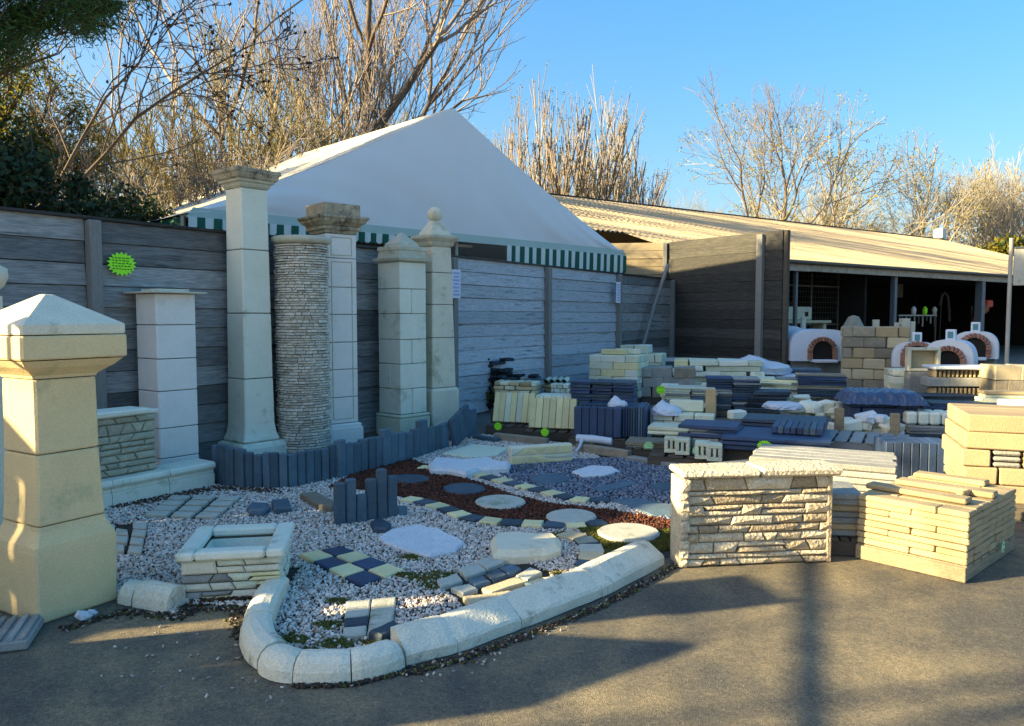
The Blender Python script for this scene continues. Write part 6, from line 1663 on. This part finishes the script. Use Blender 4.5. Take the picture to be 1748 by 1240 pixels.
# tall bare trees behind the marquee
BT = dict(fork=1, L0=4.6, r0=.24, depth=8, ang=(.24, .52), ratio=.80, rr=.70, up=.11, rmin=.006, kids=(2, 2, 2, 3), side=1)
tree('bare_tree', 'tall bare tree rising left of centre behind the marquee roof', px_at(478, 24), 24, 101, twig='twig', **BT)
BT2 = dict(fork=1, L0=4.4, r0=.20, depth=8, ang=(.18, .42), ratio=.81, rr=.70, up=.13, rmin=.006, kids=(2, 2, 2, 3), side=1, stems=2, base_spread=.05)
tree('bare_tree', 'tall forked bare tree behind the marquee, left of its peak', px_at(535, 25), 25, 106, scale=.78, rz=1.0, **BT2)
tree('bare_tree', 'bare tree with arching limbs farther left behind the fence', px_at(395, 21), 21, 103, twig='twig', fork=1, L0=2.6, r0=.15, depth=7, ang=(.30, .60), ratio=.83, rr=.70, up=.05, rmin=.006, side=1)
# thicket
TH_ = dict(H=5.2, r0=.06, rmin=.0055, stems=11, base_spread=.38, spread=.38, levels=3, kids=(9, 7, 5), upright_=.22, start=.15, wig=.14, len_f=(.42, .45, .5, .5))
TH2 = dict(H=4.6, r0=.05, rmin=.0055, stems=12, base_spread=.5, spread=.45, levels=3, kids=(9, 7, 5), upright_=.16, start=.1, wig=.18, len_f=(.42, .45, .5, .5))
gq = 'leafless shrubs behind the fence and marquee'
for i, (u, y, k, sc, lb) in enumerate([(235, 15, 0, .95, 'far left thicket shrub rising above the dark evergreens'), (300, 16.5, 1, 1.02, 'twiggy shrub left of the tallest column'), (352, 19, 0, 1.28, 'olive-tinged shrub above the fence left of the tallest column'),
                               (410, 17.5, 1, 1.22, 'dense shrub right behind the cap of the tallest column'), (462, 20, 0, 1.35, 'shrub around the trunk of the left tall tree'), (520, 21, 1, 1.35, 'shrub between the two tall bare trees'),
                               (585, 24, 0, 1.35, 'shrub right of the forked bare tree'), (648, 28, 1, 1.45, 'low twiggy shrub above the left slope of the marquee'), (700, 31, 0, 1.55, 'reddish shrub just left of the marquee peak')]):
    tree('leafless_shrub', lb, px_at(u, y), y, 200 + k * 7 + (50 if i in (2, 4, 5) else 0), scale=sc, rz=i * 1.3, twig='twigo' if i in (2, 4, 5) else 'twigl' if i % 3 else 'twig', buds='leafo' if i in (2, 3, 4, 5) else None, budn=2600, budsize=.022, cat='shrub', group=gq, **(TH_ if k == 0 else TH2))
# poplar-like shoots right of the marquee
SH = dict(fork=1, L0=2.3, r0=.09, depth=5, ang=(.12, .26), ratio=.84, rr=.74, up=.12, rmin=.009, kids=(2, 2, 3), side=1, stems=7, base_spread=.42, wig=.05)
for i, (u, y, sc, lb) in enumerate([(868, 36, .86, 'leftmost bare tree of upright shoots right of the marquee peak'), (935, 36, 1.14, 'tallest bare tree of upright shoots right of the marquee'), (990, 38, 1.08, 'bare tree of upright shoots above the marquee right slope'),
                              (1052, 38, 1.02, 'bare tree of upright shoots over the start of the shed roof'), (1100, 40, .80, 'rightmost low bare tree of upright shoots by the shed roof'), (820, 38, .62, 'low bare tree at the right slope near the marquee peak')]):
    tree('upright_bare_tree', lb, px_at(u, y), y, 301 + (i % 2) * 5, scale=sc, rz=i * 1.7, twig='twig' if i % 2 else 'twigl', buds='leafo' if i in (1, 3) else None, budn=1800, budsize=.04, group='bare trees of upright shoots behind the marquee', **SH)
# far trees on the right
FT = dict(fork=1, L0=2.8, r0=.22, depth=8, ang=(.32, .60), ratio=.79, rr=.70, up=.08, rmin=.010, kids=(2, 2, 2, 3), side=1)
FT2 = dict(fork=1, L0=2.0, r0=.16, depth=7, ang=(.35, .65), ratio=.80, rr=.70, up=.05, rmin=.011, kids=(2, 2, 3), side=1, stems=2, base_spread=.4)
tree('bare_tree', 'tall thin bare tree standing alone above the shed roof', px_at(1308, 50), 50, 401, scale=.74, **dict(BT, L0=5.6, depth=8, ratio=.76, ang=(.25, .55), rmin=.014))
tree('bare_tree', 'rounded olive-tinged tree behind the lone tall bare tree', px_at(1325, 54), 54, 403, scale=1.4, twig='twigl', buds='leafo', budn=6000, budsize=.05, **dict(FT2, L0=2.6))
tree('bare_tree', 'yellow-green low tree left of the lone tall bare tree', px_at(1268, 52), 52, 404, scale=1.15, twig='twigo', buds='leafo', budn=9000, budsize=.06, **FT2)
tree('bare_tree', 'small pale bare tree far behind the shed roof at centre right', px_at(1190, 58), 58, 405, scale=.86, twig='twigl', **FT)
tree('bare_tree', 'low grey bare tree right of the olive-tinged tree', px_at(1432, 56), 56, 406, scale=1.0, rz=1, twig='twigl', **FT)
tree('bare_tree', 'wide bare tree with bright round crown above the middle of the shed roof', px_at(1545, 52), 52, 407, scale=1.0, rz=2, twig='twigl', buds='leafo', budn=2500, budsize=.04, **FT)
tree('bare_tree', 'small bare tree beside the wide bright-crowned one', px_at(1490, 58), 58, 405, scale=.80, rz=3, twig='twigl', **FT)
tree('bare_tree', 'grey bare tree above the roof end by the yellow-green bush', px_at(1675, 56), 56, 406, scale=1.05, rz=4, twig='twigl', **FT)
tree('bare_tree', 'bare tree at the far right above the yellow-green bush', px_at(1745, 58), 58, 405, scale=1.15, rz=5, twig='twigl', **FT)
tree('bare_tree', 'slender bare tree between the wide tree and the roof end', px_at(1612, 54), 54, 401, scale=.50, rz=2.2, twig='twigl', **dict(BT, L0=5.6, depth=8, ratio=.76, ang=(.25, .55), rmin=.014))
tree('bare_tree', 'faint bare tree between the shoots and the yellow-green tree', px_at(1230, 60), 60, 407, scale=.7, rz=.5, twig='twigl', **FT)
for k_, (u, y, sc, lb) in enumerate([(1160, 62, .85, 'pale bare tree low over the roof right of the upright shoots'), (1215, 56, .80, 'greyish bare tree beside the yellow-green low tree'), (1400, 62, .95, 'faint bare tree behind the low grey one'),
        (1462, 60, .95, 'faint tree between the low grey one and the wide bright-crowned one'), (1640, 60, 1.0, 'pale tree over the sunlit end of the roof'), (1710, 62, 1.15, 'pale tree above the big yellow-green bush')]):
    tree('bare_tree', lb, px_at(u, y), y, (405, 406, 407, 403)[k_ % 4], scale=sc, rz=k_ * 1.9 + .7, twig='twigl', **(FT2 if k_ % 4 == 3 else FT)) if k_ % 4 != 3 else tree('bare_tree', lb, px_at(u, y), y, 403, scale=sc * .9, rz=k_, twig='twigl', buds='leafo', budn=6000, budsize=.05, **dict(FT2, L0=2.6))
leafy('yellow_green_bush', 'large sunlit yellow-green bush behind the roof end at the right edge', px_at(1740, 46), 46, 3.6, (4.2, 3, 2.9), 26000, .16, [M['leafy'], M['leafy'], M['leafd']], 71, cat='bush', clumps=90, dens=.13)
far = np.random.RandomState(6)
Pw = np.stack([far.uniform(-75, 120, 26000), far.uniform(70, 95, 26000), far.uniform(0, 1, 26000) ** 1.5 * 5.0], -1)
Pw[:, 2] *= .7 + .5 * np.sin(Pw[:, 0] * .23) * np.sin(Pw[:, 0] * .09 + 1)
tag(link('distant_wood', leafcloud(Pw, .45, [M['twigl'], M['leafo'], M['twig']], 9, .35)), 'far low wood on the horizon', kind='stuff')

# evergreens at the left
leafy('pine_tree', 'large dark green pine whose crown fills the top left corner', -7.9, 11.2, 7.35, (2.45, 2.4, 2.1), 110000, .085, [M['leafp']], 81, clumps=230, dens=.10, asp=.10, lr=.35)
leafy('yellow_conifer', 'sunlit yellow-olive conifer at the left edge under the pine', -9.5, 14.2, 4.7, (2.1, 1.5, 1.75), 26000, .055, [M['leafy'], M['leafy'], M['leafp']], 82, clumps=110, dens=.13, asp=.22)
leafy('dark_evergreen_shrub', 'dark evergreen shrub right behind the left end of the fence', -6.65, 10.0, 2.75, (1.35, 1.0, 1.15), 16000, .05, [M['leafd']], 83, cat='shrub', clumps=80, dens=.15)
leafy('dark_evergreen_shrub', 'smaller dark evergreen shrub beside the thicket above the fence', -5.9, 12.0, 2.7, (1.15, .9, .85), 9000, .05, [M['leafd']], 84, cat='shrub', clumps=60, dens=.17)
# off to the left along the fence: the evergreens that shade the yard
for i, (x, y, z, ra, s) in enumerate([(-9.6, 5.6, 4.2, (1.6, 1.5, 3.0), 85), (-10.6, 8.4, 4.0, (1.8, 1.7, 3.2), 86)]):
    leafy('evergreen_tree', ('nearer', 'farther')[i] + ' dense evergreen of the row outside the left edge', x, y, z, ra, 9000, .14, [M['leafd']], s, clumps=60, dens=.2, twigs=False)
# alder-like branches with small cones reaching over from the left
al, tips = bare_lines(55, H=5.2, r0=.045, rmin=.006, stems=2, spread=.5, levels=3, kids=(7, 6, 4), upright_=.02, start=.15, wig=.16, len_f=(.5, .5, .5, .5), lean=(.75, -.1), base_spread=.15)
t = thing('alder_tree', 'leaning alder with dark catkins on thin branches left of the tall bare tree', 'tree', (px_at(35, 12.5), 12.5, 0), 0)
V, Fq = tubes([(np.array([[0, 0, 0], [.2, 0, 2.0], [.35, 0, 3.3]]), np.array([.08, .06, .05]), 6)]); link('trunk', mesh_np(V, Fq, 'trunk', [M['barkt']], smooth=True), t)
V, Fq = tubes([l for k in al for l in al[k]]); o = link('branches', mesh_np(V, Fq, 'branches', [M['barkt']]), t, (.35, 0, 3.3)); tag(o, None, kind='stuff')
rn = np.random.RandomState(4); Pc = tips[rn.randint(0, len(tips), 900)]
tag(link('catkins', leafcloud(Pc, .038, [M['cloth']], 5, .45), t, (.35, 0, 3.3)), None, kind='stuff')
# trees far to the left whose bare crowns streak the asphalt with soft shade
tree('bare_tree', 'bare tree standing outside the picture far to the left', -14.5, -.45, 111, scale=.6, rz=1, **dict(BT, depth=5, r0=.12, side=0))
gt = thing('shadow_rail', 'unseen steel rail on two posts added at the left to cast a bar of shade', 'rail', (-4.6, 2.0, 0), 0)  # added out of view to throw a bar of shade across the asphalt
ra, rb = Vector((.42, 1.38, 2.2)), Vector((-.62, -1.3, 2.2))
tube_obj('rail', [ra, rb], .036, M['steel'], gt, 8)
for q in (ra, rb): tube_obj('rail_post', [(q.x, q.y, 0), (q.x, q.y, 2.2)], .018, M['steel'], gt, 6)
# small weed against the fence
blades('fence_weeds', np.array([[fz(12.9).x + .25, 12.9]]) + np.random.RandomState(3).normal(size=(200, 2)) * .12, .5, [M['grass']], 9, 'tuft of green weeds against the fence')
